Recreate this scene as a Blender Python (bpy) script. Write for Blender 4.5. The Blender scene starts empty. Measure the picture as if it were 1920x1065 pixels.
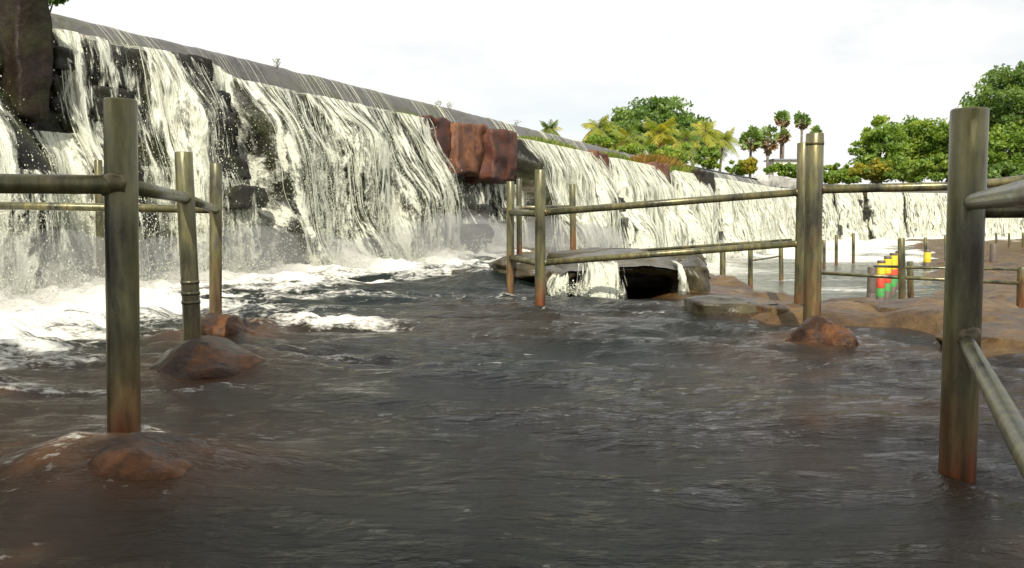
import bpy, math
import numpy as np
from mathutils import Vector, Matrix

sc = bpy.context.scene
COL = sc.collection
rng = np.random.default_rng(7)

# ---------------------------------------------------------------- camera
EYE = 0.9
FPX = 1600.0
PITCH = math.atan(132.5 / FPX)
cam_data = bpy.data.cameras.new('camera')
cam = bpy.data.objects.new('camera', cam_data)
COL.objects.link(cam)
cam.location = (0, 0, EYE)
cam.rotation_euler = (math.pi / 2 - PITCH, 0, 0)
cam_data.sensor_width = 36
cam_data.lens = 36 * FPX / 1920
cam_data.clip_start = 0.05
cam_data.clip_end = 6000
sc.camera = cam

# ---------------------------------------------------------------- sky, sun, exposure
SUN_AZ = math.atan2(0.0, -1.0)
SUN_EL = math.radians(43)
world = bpy.data.worlds.new('World')
sc.world = world
world.use_nodes = True
wn, wl = world.node_tree.nodes, world.node_tree.links
wn.clear()
w_out = wn.new('ShaderNodeOutputWorld')
w_bg = wn.new('ShaderNodeBackground')
w_bg.inputs['Strength'].default_value = 0.1
w_sky = wn.new('ShaderNodeTexSky')
w_sky.sky_type = 'NISHITA'
w_sky.sun_disc = False
w_sky.sun_elevation = SUN_EL
w_sky.sun_rotation = SUN_AZ
w_tc = wn.new('ShaderNodeTexCoord')
w_map = wn.new('ShaderNodeMapping')
w_map.inputs['Scale'].default_value = (1.0, 1.0, 2.6)
w_noise = wn.new('ShaderNodeTexNoise')
w_noise.inputs['Scale'].default_value = 2.3
w_noise.inputs['Detail'].default_value = 6
w_noise.inputs['Roughness'].default_value = 0.55
w_ramp = wn.new('ShaderNodeValToRGB')
w_ramp.color_ramp.elements[0].position = 0.33
w_ramp.color_ramp.elements[0].color = (0.5, 0.5, 0.5, 1)
w_ramp.color_ramp.elements[1].position = 0.52
w_ramp.color_ramp.elements[1].color = (1, 1, 1, 1)
w_mix = wn.new('ShaderNodeMix')
w_mix.data_type = 'RGBA'
w_mix.inputs[7].default_value = (8.4, 8.35, 8.15, 1)      # thin bright cloud, before the 0.1 strength
wl.new(w_tc.outputs['Generated'], w_map.inputs['Vector'])
wl.new(w_map.outputs['Vector'], w_noise.inputs['Vector'])
wl.new(w_noise.outputs['Fac'], w_ramp.inputs['Fac'])
wl.new(w_ramp.outputs['Color'], w_mix.inputs[0])
wl.new(w_sky.outputs['Color'], w_mix.inputs[6])
wl.new(w_mix.outputs[2], w_bg.inputs['Color'])
wl.new(w_bg.outputs['Background'], w_out.inputs['Surface'])

sun_data = bpy.data.lights.new('sun', 'SUN')
sun_data.energy = 5.0
sun_data.angle = math.radians(0.6)
sun_data.color = (1.0, 0.92, 0.78)
sun = bpy.data.objects.new('sun', sun_data)
COL.objects.link(sun)
to_sun = Vector((math.sin(SUN_AZ) * math.cos(SUN_EL), math.cos(SUN_AZ) * math.cos(SUN_EL), math.sin(SUN_EL)))
sun.rotation_euler = to_sun.to_track_quat('Z', 'Y').to_euler()
sun.location = to_sun * 60

sc.view_settings.view_transform = 'Standard'
sc.view_settings.look = 'None'
sc.view_settings.exposure = 0.32
sc.view_settings.gamma = 1.0
sc.view_settings.use_curve_mapping = False
sc.render.engine = 'CYCLES'
sc.cycles.use_denoising = True
sc.cycles.max_bounces = 8
sc.cycles.transparent_max_bounces = 16

# ---------------------------------------------------------------- numeric helpers
def h3(ix, iy, iz):
    n = (ix.astype(np.int64) * 374761393 + iy.astype(np.int64) * 668265263 + iz.astype(np.int64) * 1274126177) & 0xffffffff
    n = ((n ^ (n >> 13)) * 1103515245) & 0xffffffff
    n = ((n ^ (n >> 16)) * 668265263) & 0xffffffff
    n = n ^ (n >> 15)
    return (n & 0xffffff) / float(0xffffff)

def vn(x, y, z=0.0):
    x, y, z = np.broadcast_arrays(np.asarray(x, float), np.asarray(y, float), np.asarray(z, float))
    ix, iy, iz = np.floor(x), np.floor(y), np.floor(z)
    fx, fy, fz = x - ix, y - iy, z - iz
    u = fx ** 3 * (fx * (fx * 6 - 15) + 10); v = fy ** 3 * (fy * (fy * 6 - 15) + 10); w = fz ** 3 * (fz * (fz * 6 - 15) + 10)
    r = 0
    for a in (0, 1):
        for b in (0, 1):
            for c in (0, 1):
                r = r + h3(ix + a, iy + b, iz + c) * (u if a else 1 - u) * (v if b else 1 - v) * (w if c else 1 - w)
    return r * 2 - 1

def fbm(x, y, z=0.0, octv=4, gain=0.5):
    r, a, t = 0, 1.0, 0
    for k in range(octv):
        f = 2.03 ** k
        r = r + a * vn(np.asarray(x) * f + 17.3 * k, np.asarray(y) * f + 5.1 * k, np.asarray(z) * f + 9.7 * k)
        t += a; a *= gain
    return r / t * 1.35

def sstep(a, b, x):
    t = np.clip((np.asarray(x, float) - a) / (b - a), 0, 1)
    return t * t * (3 - 2 * t)

CP, SP = math.cos(PITCH), math.sin(PITCH)
def ray(px, py):
    a, b = (px - 960) / FPX, -(py - 532.5) / FPX
    return np.array([a, CP + b * SP, -SP + b * CP])
def at(px, py, Y):                       # the point of the place seen there, at distance Y
    d = ray(px, py); return np.array([0, 0, EYE]) + d * (Y / d[1])
def at_z(px, py, z=0.0):
    d = ray(px, py); return np.array([0, 0, EYE]) + d * ((z - EYE) / d[2])
def proj(P):
    P = np.asarray(P, float); y = P[..., 1]; z = P[..., 2] - EYE
    dep = y * CP - z * SP; up = y * SP + z * CP
    return 960 + FPX * P[..., 0] / dep, 532.5 - FPX * up / dep

# ---------------------------------------------------------------- mesh helpers
def mesh_np(name, V, F, smooth=True, attrs=None, mat_index=None):
    V = np.asarray(V, np.float32).reshape(-1, 3); F = np.asarray(F, np.int32)
    me = bpy.data.meshes.new(name)
    k = F.shape[1]
    me.vertices.add(len(V)); me.vertices.foreach_set('co', V.ravel())
    me.loops.add(F.size); me.loops.foreach_set('vertex_index', F.ravel())
    me.polygons.add(len(F)); me.polygons.foreach_set('loop_start', np.arange(0, F.size, k, dtype=np.int32))
    me.polygons.foreach_set('use_smooth', np.full(len(F), smooth))
    me.update(calc_edges=True)
    for n, a in (attrs or {}).items():
        at_ = me.attributes.new(n, 'FLOAT', 'POINT'); at_.data.foreach_set('value', np.asarray(a, np.float32).ravel())
    return me

def obj(name, me, mat=None, parent=None, **props):
    o = bpy.data.objects.new(name, me)
    COL.objects.link(o)
    if mat is not None and me is not None and not me.materials: me.materials.append(mat)
    if parent is not None: o.parent = parent
    for k, v in props.items(): o[k] = v
    return o

def thing(name, label, category, loc=(0, 0, 0), group=None):
    o = bpy.data.objects.new(name, None); COL.objects.link(o); o.location = loc
    o.empty_display_size = 0.2
    o['label'] = label; o['category'] = category
    if group: o['group'] = group
    return o

def part(name, V, F, mat, parent, smooth=True, attrs=None, **props):
    V = np.asarray(V, float).reshape(-1, 3) - np.array(parent.location)
    return obj(name, mesh_np(name, V, F, smooth, attrs), mat, parent, **props)

def grid_faces(nu, nv):
    i = np.arange(nu - 1)[:, None] * nv + np.arange(nv - 1)[None, :]
    return np.stack([i, i + nv, i + nv + 1, i + 1], -1).reshape(-1, 4)

def merge(parts):
    Vs, Fs, o = [], [], 0
    for V, F in parts:
        V = np.asarray(V, float).reshape(-1, 3); Vs.append(V); Fs.append(np.asarray(F) + o); o += len(V)
    return np.concatenate(Vs), np.concatenate(Fs)

def tubes(P, R, sides=3, ref=(1, 0, 0)):
    """K tubes along K paths: P (K,S,3), R (K,S)."""
    P = np.asarray(P, float); R = np.asarray(R, float); K, S, _ = P.shape
    T = np.gradient(P, axis=1); T /= np.linalg.norm(T, axis=2, keepdims=True) + 1e-9
    ref = np.broadcast_to(np.asarray(ref, float), T.shape)
    A = ref - (ref * T).sum(2, keepdims=True) * T; A /= np.linalg.norm(A, axis=2, keepdims=True) + 1e-9
    B = np.cross(T, A)
    th = np.arange(sides) / sides * 2 * math.pi
    V = P[:, :, None, :] + R[:, :, None, None] * (np.cos(th)[:, None] * A[:, :, None, :] + np.sin(th)[:, None] * B[:, :, None, :])
    k = np.arange(K)[:, None, None] * S * sides; s = np.arange(S - 1)[None, :, None] * sides; j = np.arange(sides)[None, None, :]; j2 = (j + 1) % sides
    F = np.stack([k + s + j, k + s + j2, k + s + sides + j2, k + s + sides + j], -1).reshape(-1, 4)
    return V.reshape(-1, 3), F

def tube(path, rad, sides=16, caps=True):
    path = np.asarray(path, float); rad = np.broadcast_to(np.asarray(rad, float), (len(path),))
    d = path[-1] - path[0]; ref = (0, 0, 1) if abs(d[2]) < 0.8 * np.linalg.norm(d) else (1, 0, 0)
    if caps:
        path = np.concatenate([path[:1], path, path[-1:]]); rad = np.concatenate([[0.0005], rad, [0.0005]])
        path = path.copy(); e = 1e-4 * d / np.linalg.norm(d); path[0] -= e; path[-1] += e
    return tubes(path[None], rad[None], sides, ref)

def rock_mesh(center, size, seed, sub=3, rough=0.25, rot=0.0, boxy=0.5):
    """an irregular stone: a cube grid pushed part of the way to a ball, then roughened"""
    n = 2 ** sub + 1; g = np.linspace(-1, 1, n); parts = []
    u, v = np.meshgrid(g, g, indexing='ij'); one = np.ones_like(u)
    for ax in range(3):
        for sgn in (-1, 1):
            c = [None] * 3; c[ax] = one * sgn; c[(ax + 1) % 3] = u; c[(ax + 2) % 3] = v * sgn
            parts.append((np.stack(c, -1).reshape(-1, 3), grid_faces(n, n)))
    V, F = merge(parts)
    # weld the seams so that the shading stays smooth across them
    key = np.round(V * 1000).astype(np.int64); _, idx, inv = np.unique(key, axis=0, return_index=True, return_inverse=True)
    V = V[idx]; F = inv.reshape(-1)[F]
    L = np.linalg.norm(V, axis=1, keepdims=True)
    V = V * (boxy + (1 - boxy) * 1.25 / L)
    off = fbm(V[:, 0] * 1.1 + seed * 3.7, V[:, 1] * 1.1 + seed, V[:, 2] * 1.1, 4)
    V = V * (1 + rough * off[:, None]) * np.asarray(size, float) * 0.5
    c, s = math.cos(rot), math.sin(rot)
    V = np.stack([V[:, 0] * c - V[:, 1] * s, V[:, 0] * s + V[:, 1] * c, V[:, 2]], 1) + np.asarray(center, float)
    return V, F

# ---------------------------------------------------------------- materials
def new_mat(name):
    m = bpy.data.materials.new(name); m.use_nodes = True
    nt = m.node_tree; nt.nodes.clear()
    out = nt.nodes.new('ShaderNodeOutputMaterial')
    return m, nt, out
def nd(nt, typ, **kw):
    n = nt.nodes.new(typ)
    for k, v in kw.items():
        if k.startswith('in_'): n.inputs[k[3:].replace('_', ' ')].default_value = v
        else: setattr(n, k, v)
    return n
def noise_node(nt, scale, detail=5, rough=0.55, coord='Object', stretch=(1, 1, 1)):
    tc = nd(nt, 'ShaderNodeTexCoord'); mp = nd(nt, 'ShaderNodeMapping'); mp.inputs['Scale'].default_value = stretch
    nz = nd(nt, 'ShaderNodeTexNoise'); nz.inputs['Scale'].default_value = scale; nz.inputs['Detail'].default_value = detail; nz.inputs['Roughness'].default_value = rough
    nt.links.new(tc.outputs[coord], mp.inputs['Vector']); nt.links.new(mp.outputs['Vector'], nz.inputs['Vector'])
    return nz
def ramp(nt, fac, stops):
    r = nd(nt, 'ShaderNodeValToRGB'); e = r.color_ramp.elements
    while len(e) < len(stops): e.new(0.5)
    for el, (p, c) in zip(e, stops):
        el.position = p; el.color = (*c, 1) if not np.isscalar(c) else (c, c, c, 1)
    nt.links.new(fac, r.inputs['Fac']); return r
def mixc(nt, fac, a, b, blend='MIX'):
    m = nd(nt, 'ShaderNodeMix', data_type='RGBA', blend_type=blend)
    for sock, v in ((m.inputs[0], fac), (m.inputs[6], a), (m.inputs[7], b)):
        if isinstance(v, bpy.types.NodeSocket): nt.links.new(v, sock)
        else: sock.default_value = v if np.isscalar(v) else (*v, 1)
    return m.outputs[2]
def math_n(nt, op, a, b=None, c=None, clamp=False):
    m = nd(nt, 'ShaderNodeMath', operation=op, use_clamp=clamp)
    for i, v in enumerate((a, b, c)):
        if v is None: continue
        if isinstance(v, bpy.types.NodeSocket): nt.links.new(v, m.inputs[i])
        else: m.inputs[i].default_value = v
    return m.outputs[0]
def attr(nt, name):
    return nd(nt, 'ShaderNodeAttribute', attribute_name=name).outputs['Fac']
def bump(nt, height, strength=0.5, dist=0.02):
    b = nd(nt, 'ShaderNodeBump'); b.inputs['Strength'].default_value = strength; b.inputs['Distance'].default_value = dist
    nt.links.new(height, b.inputs['Height']); return b.outputs['Normal']

def stone_mat(name, stops, scale=3.0, rough=(0.3, 0.7), bumpd=0.03, stretch=(1, 1, 1), streak=None):
    m, nt, out = new_mat(name)
    p = nd(nt, 'ShaderNodeBsdfPrincipled')
    n1 = noise_node(nt, scale, 8, 0.62, stretch=stretch); n2 = noise_node(nt, scale * 6, 6, 0.6, stretch=stretch)
    c = ramp(nt, n1.outputs['Fac'], stops).outputs['Color']
    g = ramp(nt, n2.outputs['Fac'], [(0.3, 0.62), (0.7, 1.25)]).outputs['Color']
    c = mixc(nt, 0.8, c, g, 'MULTIPLY')
    if streak:
        n3 = noise_node(nt, streak[0], 4, 0.6, stretch=(1, 1, 0.06))
        f = ramp(nt, n3.outputs['Fac'], [(0.48, 0.0), (0.66, 1.0)]).outputs['Color']
        c = mixc(nt, f, c, streak[1])
    nt.links.new(c, p.inputs['Base Color'])
    r = nd(nt, 'ShaderNodeMapRange'); r.inputs['To Min'].default_value = rough[0]; r.inputs['To Max'].default_value = rough[1]
    nt.links.new(n1.outputs['Fac'], r.inputs['Value']); nt.links.new(r.outputs['Result'], p.inputs['Roughness'])
    h = math_n(nt, 'MULTIPLY_ADD', n2.outputs['Fac'], 0.4, n1.outputs['Fac'])
    nt.links.new(bump(nt, h, 0.8, bumpd), p.inputs['Normal'])
    nt.links.new(p.outputs[0], out.inputs['Surface'])
    return m

M = {}
M['face'] = stone_mat('wet_dark_masonry', [(0.3, (0.006, 0.006, 0.005)), (0.45, (0.016, 0.015, 0.011)), (0.56, (0.026, 0.03, 0.012)), (0.68, (0.05, 0.034, 0.02))], 1.6, (0.2, 0.5), 0.06)
M['stone'] = stone_mat('wet_grey_stone', [(0.3, (0.008, 0.008, 0.007)), (0.5, (0.026, 0.024, 0.02)), (0.62, (0.026, 0.03, 0.016)), (0.75, (0.055, 0.048, 0.038))], 2.2, (0.2, 0.5), 0.03)
M['cap'] = stone_mat('crest_masonry', [(0.3, (0.045, 0.043, 0.042)), (0.5, (0.085, 0.082, 0.078)), (0.6, (0.075, 0.08, 0.05)), (0.75, (0.12, 0.115, 0.105))], 1.1, (0.25, 0.5), 0.03, streak=(14.0, (0.10, 0.098, 0.094)))
M['laterite'] = stone_mat('red_laterite_block', [(0.3, (0.04, 0.016, 0.009)), (0.5, (0.12, 0.046, 0.021)), (0.62, (0.2, 0.085, 0.036)), (0.75, (0.08, 0.032, 0.018))], 3.4, (0.5, 0.8), 0.03, streak=(3.0, (0.07, 0.028, 0.016)))
M['brownpier'] = stone_mat('mossy_brown_pier', [(0.3, (0.007, 0.006, 0.005)), (0.47, (0.017, 0.010, 0.007)), (0.6, (0.026, 0.026, 0.009)), (0.72, (0.07, 0.045, 0.018))], 1.8, (0.35, 0.7), 0.05, streak=(3.0, (0.018, 0.012, 0.010)))
M['pale_slab'] = stone_mat('pale_concrete', [(0.3, (0.3, 0.3, 0.28)), (0.6, (0.46, 0.45, 0.42))], 2.0, (0.5, 0.8), 0.02)
M['bed'] = stone_mat('river_rock', [(0.25, (0.022, 0.013, 0.006)), (0.42, (0.058, 0.033, 0.0125)), (0.55, (0.105, 0.064, 0.024)), (0.72, (0.165, 0.108, 0.044))], 1.7, (0.2, 0.55), 0.12)
M['mound'] = stone_mat('wet_brown_rock', [(0.3, (0.012, 0.007, 0.004)), (0.5, (0.036, 0.0155, 0.0065)), (0.65, (0.125, 0.050, 0.015)), (0.8, (0.026, 0.021, 0.008))], 4.0, (0.08, 0.35), 0.05)
for k_ in ('bed', 'face', 'stone', 'cap', 'brownpier'): M[k_].node_tree.nodes['Principled BSDF'].inputs['Specular IOR Level'].default_value = 0.2
M['laterite_dark'] = stone_mat('dark_red_laterite', [(0.3, (0.03, 0.01, 0.006)), (0.5, (0.075, 0.022, 0.011)), (0.62, (0.11, 0.035, 0.015)), (0.75, (0.05, 0.018, 0.01))], 2.5, (0.5, 0.8), 0.03, streak=(3.0, (0.02, 0.01, 0.007)))
M['mound'].node_tree.nodes['Principled BSDF'].inputs['Specular IOR Level'].default_value = 0.2
M['ledge'] = stone_mat('wet_ledge_rock', [(0.3, (0.016, 0.014, 0.009)), (0.5, (0.042, 0.036, 0.02)), (0.65, (0.075, 0.062, 0.032)), (0.78, (0.12, 0.095, 0.055))], 2.0, (0.12, 0.4), 0.04)
M['ledge'].node_tree.nodes['Principled BSDF'].inputs['Specular IOR Level'].default_value = 0.25
M['soil'] = stone_mat('bank_soil', [(0.3, (0.05, 0.05, 0.02)), (0.5, (0.1, 0.1, 0.035)), (0.7, (0.17, 0.13, 0.06))], 0.15, (0.8, 0.95), 0.1)

def pipe_mat():
    m, nt, out = new_mat('weathered_steel_pipe')
    p = nd(nt, 'ShaderNodeBsdfPrincipled')
    n1 = noise_node(nt, 5, 6, 0.6, stretch=(1, 1, 0.35)); n2 = noise_node(nt, 28, 5, 0.6, stretch=(1, 1, 0.12)); n3 = noise_node(nt, 2.3, 4, 0.6)
    c = ramp(nt, n1.outputs['Fac'], [(0.34, (0.045, 0.042, 0.03)), (0.46, (0.11, 0.108, 0.058)), (0.56, (0.175, 0.16, 0.068)), (0.66, (0.105, 0.09, 0.07)), (0.78, (0.27, 0.25, 0.19))]).outputs['Color']
    g = ramp(nt, n2.outputs['Fac'], [(0.3, 0.45), (0.7, 1.35)]).outputs['Color']
    c = mixc(nt, 0.85, c, g, 'MULTIPLY')
    rust = math_n(nt, 'ADD', math_n(nt, 'MULTIPLY', attr(nt, 'foot'), 1.1), math_n(nt, 'MULTIPLY_ADD', n3.outputs['Fac'], 2.2, -1.35))
    rust = math_n(nt, 'MULTIPLY', rust, 0.9, clamp=True)
    rc = ramp(nt, n2.outputs['Fac'], [(0.3, (0.035, 0.016, 0.009)), (0.55, (0.16, 0.05, 0.018)), (0.75, (0.3, 0.11, 0.03))]).outputs['Color']
    c = mixc(nt, rust, c, rc)
    nt.links.new(c, p.inputs['Base Color'])
    nt.links.new(math_n(nt, 'MULTIPLY_ADD', rust, -0.3, 0.36, clamp=True), p.inputs['Metallic'])
    nt.links.new(math_n(nt, 'MULTIPLY_ADD', n1.outputs['Fac'], 0.4, 0.12), p.inputs['Roughness'])
    nt.links.new(bump(nt, n2.outputs['Fac'], 0.6, 0.006), p.inputs['Normal'])
    nt.links.new(p.outputs[0], out.inputs['Surface'])
    return m
M['pipe'] = pipe_mat()

def whitewater_mat(name, alpha_streaks=False):
    m, nt, out = new_mat(name)
    d = nd(nt, 'ShaderNodeBsdfPrincipled'); d.inputs['Base Color'].default_value = (0.80, 0.825, 0.70, 1); d.inputs['Roughness'].default_value = 0.35
    t = nd(nt, 'ShaderNodeBsdfTranslucent'); t.inputs['Color'].default_value = (0.80, 0.80, 0.70, 1)
    mx = nd(nt, 'ShaderNodeMixShader'); mx.inputs[0].default_value = 0.3
    nt.links.new(d.outputs[0], mx.inputs[1]); nt.links.new(t.outputs[0], mx.inputs[2])
    res = mx.outputs[0]
    if alpha_streaks:
        def nz(fa, ff, detail, rough, dist):
            cx = nd(nt, 'ShaderNodeCombineXYZ')
            nt.links.new(math_n(nt, 'MULTIPLY', attr(nt, 'along'), fa), cx.inputs[0]); nt.links.new(math_n(nt, 'MULTIPLY', attr(nt, 'fall'), ff), cx.inputs[1]); nt.links.new(attr(nt, 'layer'), cx.inputs[2])
            n = nd(nt, 'ShaderNodeTexNoise'); n.inputs['Scale'].default_value = 1.0; n.inputs['Detail'].default_value = detail; n.inputs['Roughness'].default_value = rough; n.inputs['Distortion'].default_value = dist
            nt.links.new(cx.outputs[0], n.inputs['Vector']); return n.outputs['Fac']
        fine, coarse, blob = nz(12, 1.4, 6, 0.62, 1.0), nz(4.2, 0.9, 5, 0.62, 1.2), nz(12, 6.5, 7, 0.78, 0.8)
        q = attr(nt, 'low')
        f = mixc(nt, q, fine, blob)
        v = math_n(nt, 'ADD', math_n(nt, 'MULTIPLY_ADD', f, 1.0, attr(nt, 'cover')), math_n(nt, 'MULTIPLY_ADD', coarse, 1.9, -0.95))
        a = ramp(nt, v, [(0.82, 0.0), (1.0, 0.5), (1.3, 1.0)]).outputs['Color']
        tr = nd(nt, 'ShaderNodeBsdfTransparent'); m2 = nd(nt, 'ShaderNodeMixShader')
        nt.links.new(a, m2.inputs[0]); nt.links.new(tr.outputs[0], m2.inputs[1]); nt.links.new(res, m2.inputs[2])
        nt.links.new(bump(nt, v, 0.7, 0.08), d.inputs['Normal'])
        res = m2.outputs[0]
    nt.links.new(res, out.inputs['Surface'])
    return m
M['white'] = whitewater_mat('white_water')
M['sheet'] = whitewater_mat('white_water_sheet', True)

def water_mat(name, deep, shallow, spec=0.5):
    m, nt, out = new_mat(name)
    p = nd(nt, 'ShaderNodeBsdfPrincipled')
    p.inputs['IOR'].default_value = 1.33
    p.inputs['Specular IOR Level'].default_value = spec
    n1 = noise_node(nt, 9, 6, 0.6, stretch=(0.55, 1.3, 1)); n2 = noise_node(nt, 26, 6, 0.65, stretch=(0.7, 1.2, 1)); n3 = noise_node(nt, 0.7, 4, 0.6)
    tint = ramp(nt, n3.outputs['Fac'], [(0.35, deep), (0.6, tuple(x * 1.6 for x in deep)), (0.75, tuple(x * 0.8 for x in deep))]).outputs['Color']
    c = mixc(nt, attr(nt, 'shallow'), tint, shallow)
    f = math_n(nt, 'ADD', attr(nt, 'foam'), math_n(nt, 'MULTIPLY_ADD', n2.outputs['Fac'], 1.5, math_n(nt, 'MULTIPLY_ADD', n1.outputs['Fac'], 1.1, -1.3)))
    f = ramp(nt, f, [(0.32, 0.0), (0.85, 1.0)]).outputs['Color']
    c = mixc(nt, f, c, (0.62, 0.62, 0.57))
    nt.links.new(c, p.inputs['Base Color'])
    nt.links.new(math_n(nt, 'MULTIPLY_ADD', f, 0.45, 0.07), p.inputs['Roughness'])
    h = math_n(nt, 'MULTIPLY_ADD', n2.outputs['Fac'], 0.35, n1.outputs['Fac'])
    nt.links.new(bump(nt, h, 0.8, 0.042), p.inputs['Normal'])
    nt.links.new(p.outputs[0], out.inputs['Surface'])
    return m
M['water'] = water_mat('dark_river_water', (0.0045, 0.0074, 0.0062), (0.062, 0.030, 0.0125), 0.24)
M['water_low'] = water_mat('grey_green_river_water', (0.04, 0.045, 0.036), (0.12, 0.09, 0.06), 0.35)

def leaf_mat(name, stops, trans=0.45):
    m, nt, out = new_mat(name)
    c = ramp(nt, attr(nt, 'tint'), stops).outputs['Color']
    d = nd(nt, 'ShaderNodeBsdfPrincipled'); d.inputs['Roughness'].default_value = 0.5
    t = nd(nt, 'ShaderNodeBsdfTranslucent')
    nt.links.new(c, d.inputs['Base Color']); nt.links.new(mixc(nt, 1.0, c, (1.5, 1.5, 0.6), 'MULTIPLY'), t.inputs['Color'])
    mx = nd(nt, 'ShaderNodeMixShader'); mx.inputs[0].default_value = trans
    nt.links.new(d.outputs[0], mx.inputs[1]); nt.links.new(t.outputs[0], mx.inputs[2]); nt.links.new(mx.outputs[0], out.inputs['Surface'])
    return m
M['leaf_dark'] = leaf_mat('dark_green_leaves', [(0.0, (0.067, 0.126, 0.036)), (0.5, (0.124, 0.209, 0.053)), (1.0, (0.226, 0.313, 0.080))])
M['leaf_mid'] = leaf_mat('mid_green_leaves', [(0.0, (0.088, 0.161, 0.030)), (0.5, (0.174, 0.274, 0.044)), (1.0, (0.347, 0.403, 0.059))])
M['leaf_palm'] = leaf_mat('palm_fronds', [(0.0, (0.096, 0.172, 0.030)), (0.5, (0.266, 0.328, 0.045)), (0.85, (0.578, 0.482, 0.061)), (1.0, (0.626, 0.269, 0.076))])
M['leaf_fan'] = leaf_mat('fan_palm_leaves', [(0.0, (0.080, 0.149, 0.040)), (0.5, (0.161, 0.242, 0.063)), (0.8, (0.301, 0.278, 0.080)), (1.0, (0.201, 0.121, 0.071))], 0.2)
M['leaf_yellow'] = leaf_mat('yellow_green_leaves', [(0.0, (0.13, 0.16, 0.02)), (0.5, (0.26, 0.26, 0.03)), (1.0, (0.48, 0.38, 0.04))])
M['leaf_rust'] = leaf_mat('rusty_weeds', [(0.0, (0.09, 0.11, 0.02)), (0.5, (0.24, 0.15, 0.03)), (1.0, (0.36, 0.17, 0.04))])
M['grass'] = leaf_mat('ledge_grass', [(0.0, (0.07, 0.12, 0.02)), (0.5, (0.15, 0.21, 0.03)), (1.0, (0.26, 0.27, 0.05))])
M['bark'] = stone_mat('grey_bark', [(0.3, (0.08, 0.06, 0.045)), (0.6, (0.17, 0.14, 0.11)), (0.8, (0.24, 0.2, 0.16))], 3, (0.8, 0.95), 0.03)
M['wall_white'] = stone_mat('limewashed_wall', [(0.3, (0.66, 0.64, 0.6)), (0.6, (0.78, 0.77, 0.74))], 0.8, (0.7, 0.9), 0.01)
M['shutter'] = stone_mat('blue_grey_paint', [(0.3, (0.12, 0.15, 0.18)), (0.6, (0.2, 0.23, 0.26))], 2, (0.5, 0.7), 0.01)
def paint(name, c):
    return stone_mat(name, [(0.3, tuple(x * 0.75 for x in c)), (0.6, c), (0.8, tuple(x * 0.55 for x in c))], 5, (0.4, 0.7), 0.01)
M['yellow'] = paint('faded_yellow_paint', (0.72, 0.55, 0.03)); M['red'] = paint('faded_red_paint', (0.6, 0.07, 0.035)); M['green'] = paint('faded_green_paint', (0.08, 0.34, 0.08))
M['concrete'] = paint('dark_concrete', (0.12, 0.095, 0.075))

# ---------------------------------------------------------------- the line of the weir
D0 = np.array([0.44, 0.90]); D0 /= np.linalg.norm(D0)
P0 = np.array([-6.95, 9.96])
ctrl = [P0 + D0 * t for t in np.arange(-14, 50, 4.0)] + [np.array(q) for q in ((17.9, 60.3), (22.6, 66.2), (28.6, 71.2), (35.6, 74.6), (43.5, 76.2), (52.0, 76.4), (62.0, 75.6), (74.0, 74.2))]
ctrl = np.array(ctrl)
def catmull(C, m=40):
    C = np.concatenate([2 * C[:1] - C[1:2], C, 2 * C[-1:] - C[-2:-1]]); out = []
    t = np.linspace(0, 1, m, endpoint=False)[:, None]
    for i in range(1, len(C) - 2):
        a, b, c, d = C[i - 1], C[i], C[i + 1], C[i + 2]
        out.append(0.5 * (2 * b + (c - a) * t + (2 * a - 5 * b + 4 * c - d) * t ** 2 + (3 * b - a - 3 * c + d) * t ** 3))
    out.append(C[-2][None]); return np.concatenate(out)
WC = catmull(ctrl)
WS = np.concatenate([[0], np.cumsum(np.linalg.norm(np.diff(WC, axis=0), axis=1))]) - 14.0     # s = 0 at P0
WT = np.gradient(WC, axis=0); WT /= np.linalg.norm(WT, axis=1, keepdims=True)
S_MIN, S_MAX = WS[0], WS[-1]
def W(s, n, z):
    s, n, z = np.broadcast_arrays(np.asarray(s, float), np.asarray(n, float), np.asarray(z, float))
    x, y, tx, ty = (np.interp(s, WS, a) for a in (WC[:, 0], WC[:, 1], WT[:, 0], WT[:, 1]))
    return np.stack([x + ty * n, y - tx * n, z], -1)
def Wtan(s):
    return np.stack([np.interp(s, WS, WT[:, 0]), np.interp(s, WS, WT[:, 1]), np.zeros_like(s)], -1)
_ss = np.linspace(-7.0, 100, 5000)
def s_of(px, n=0.9, z=2.9):
    q = proj(W(_ss, n, z))[0]; q = np.maximum.accumulate(q)
    return float(np.interp(px, q, _ss))
def crest_z(s): return np.interp(s, [-10, 0, 14, 30, 100], [3.60, 3.58, 3.42, 3.12, 3.1])
S450 = s_of(440)
def ledge_z(s): return np.interp(s, [S450 - 0.25, S450 + 0.1, 12, 30, 100], [3.12, 2.93, 2.84, 2.64, 2.6])
S_STEP0, S_STEP1 = s_of(960, 1.6, 0), s_of(1130, 1.6, -0.5)
def base_z(s): return -1.4 * sstep(S_STEP0, S_STEP1, s)
# recesses and bulges along the face: (first px, last px, how far it stands out)
SEG = [(-400, 20, 0.1), (20, 97, -0.15), (97, 200, 0.05), (200, 255, -0.1), (255, 325, 0.1), (325, 398, -0.05), (398, 440, -0.55), (440, 800, 0.3), (800, 968, -0.35), (968, 1118, 0.35),
       (1118, 1148, -0.3), (1148, 1232, 0.3), (1232, 1262, -0.3), (1262, 1312, 0.3), (1312, 1342, -0.4), (1342, 1490, 0.35), (1490, 1520, -0.3), (1520, 1548, 0.2), (1548, 1572, -0.4), (1572, 1600, 0.3), (1600, 1625, -0.5), (1625, 1675, 0.4), (1675, 1705, -0.3), (1705, 1790, 0.0), (1790, 2600, 0.3)]
_sx, _sv = [], []
for a, b, v in SEG:
    sa, sb = s_of(max(a, -150)) if a > -150 else -10, s_of(b) if b < 1990 else 90
    e = min(0.18, (sb - sa) * 0.25); _sx += [sa + e, sb - e]; _sv += [v, v]
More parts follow.
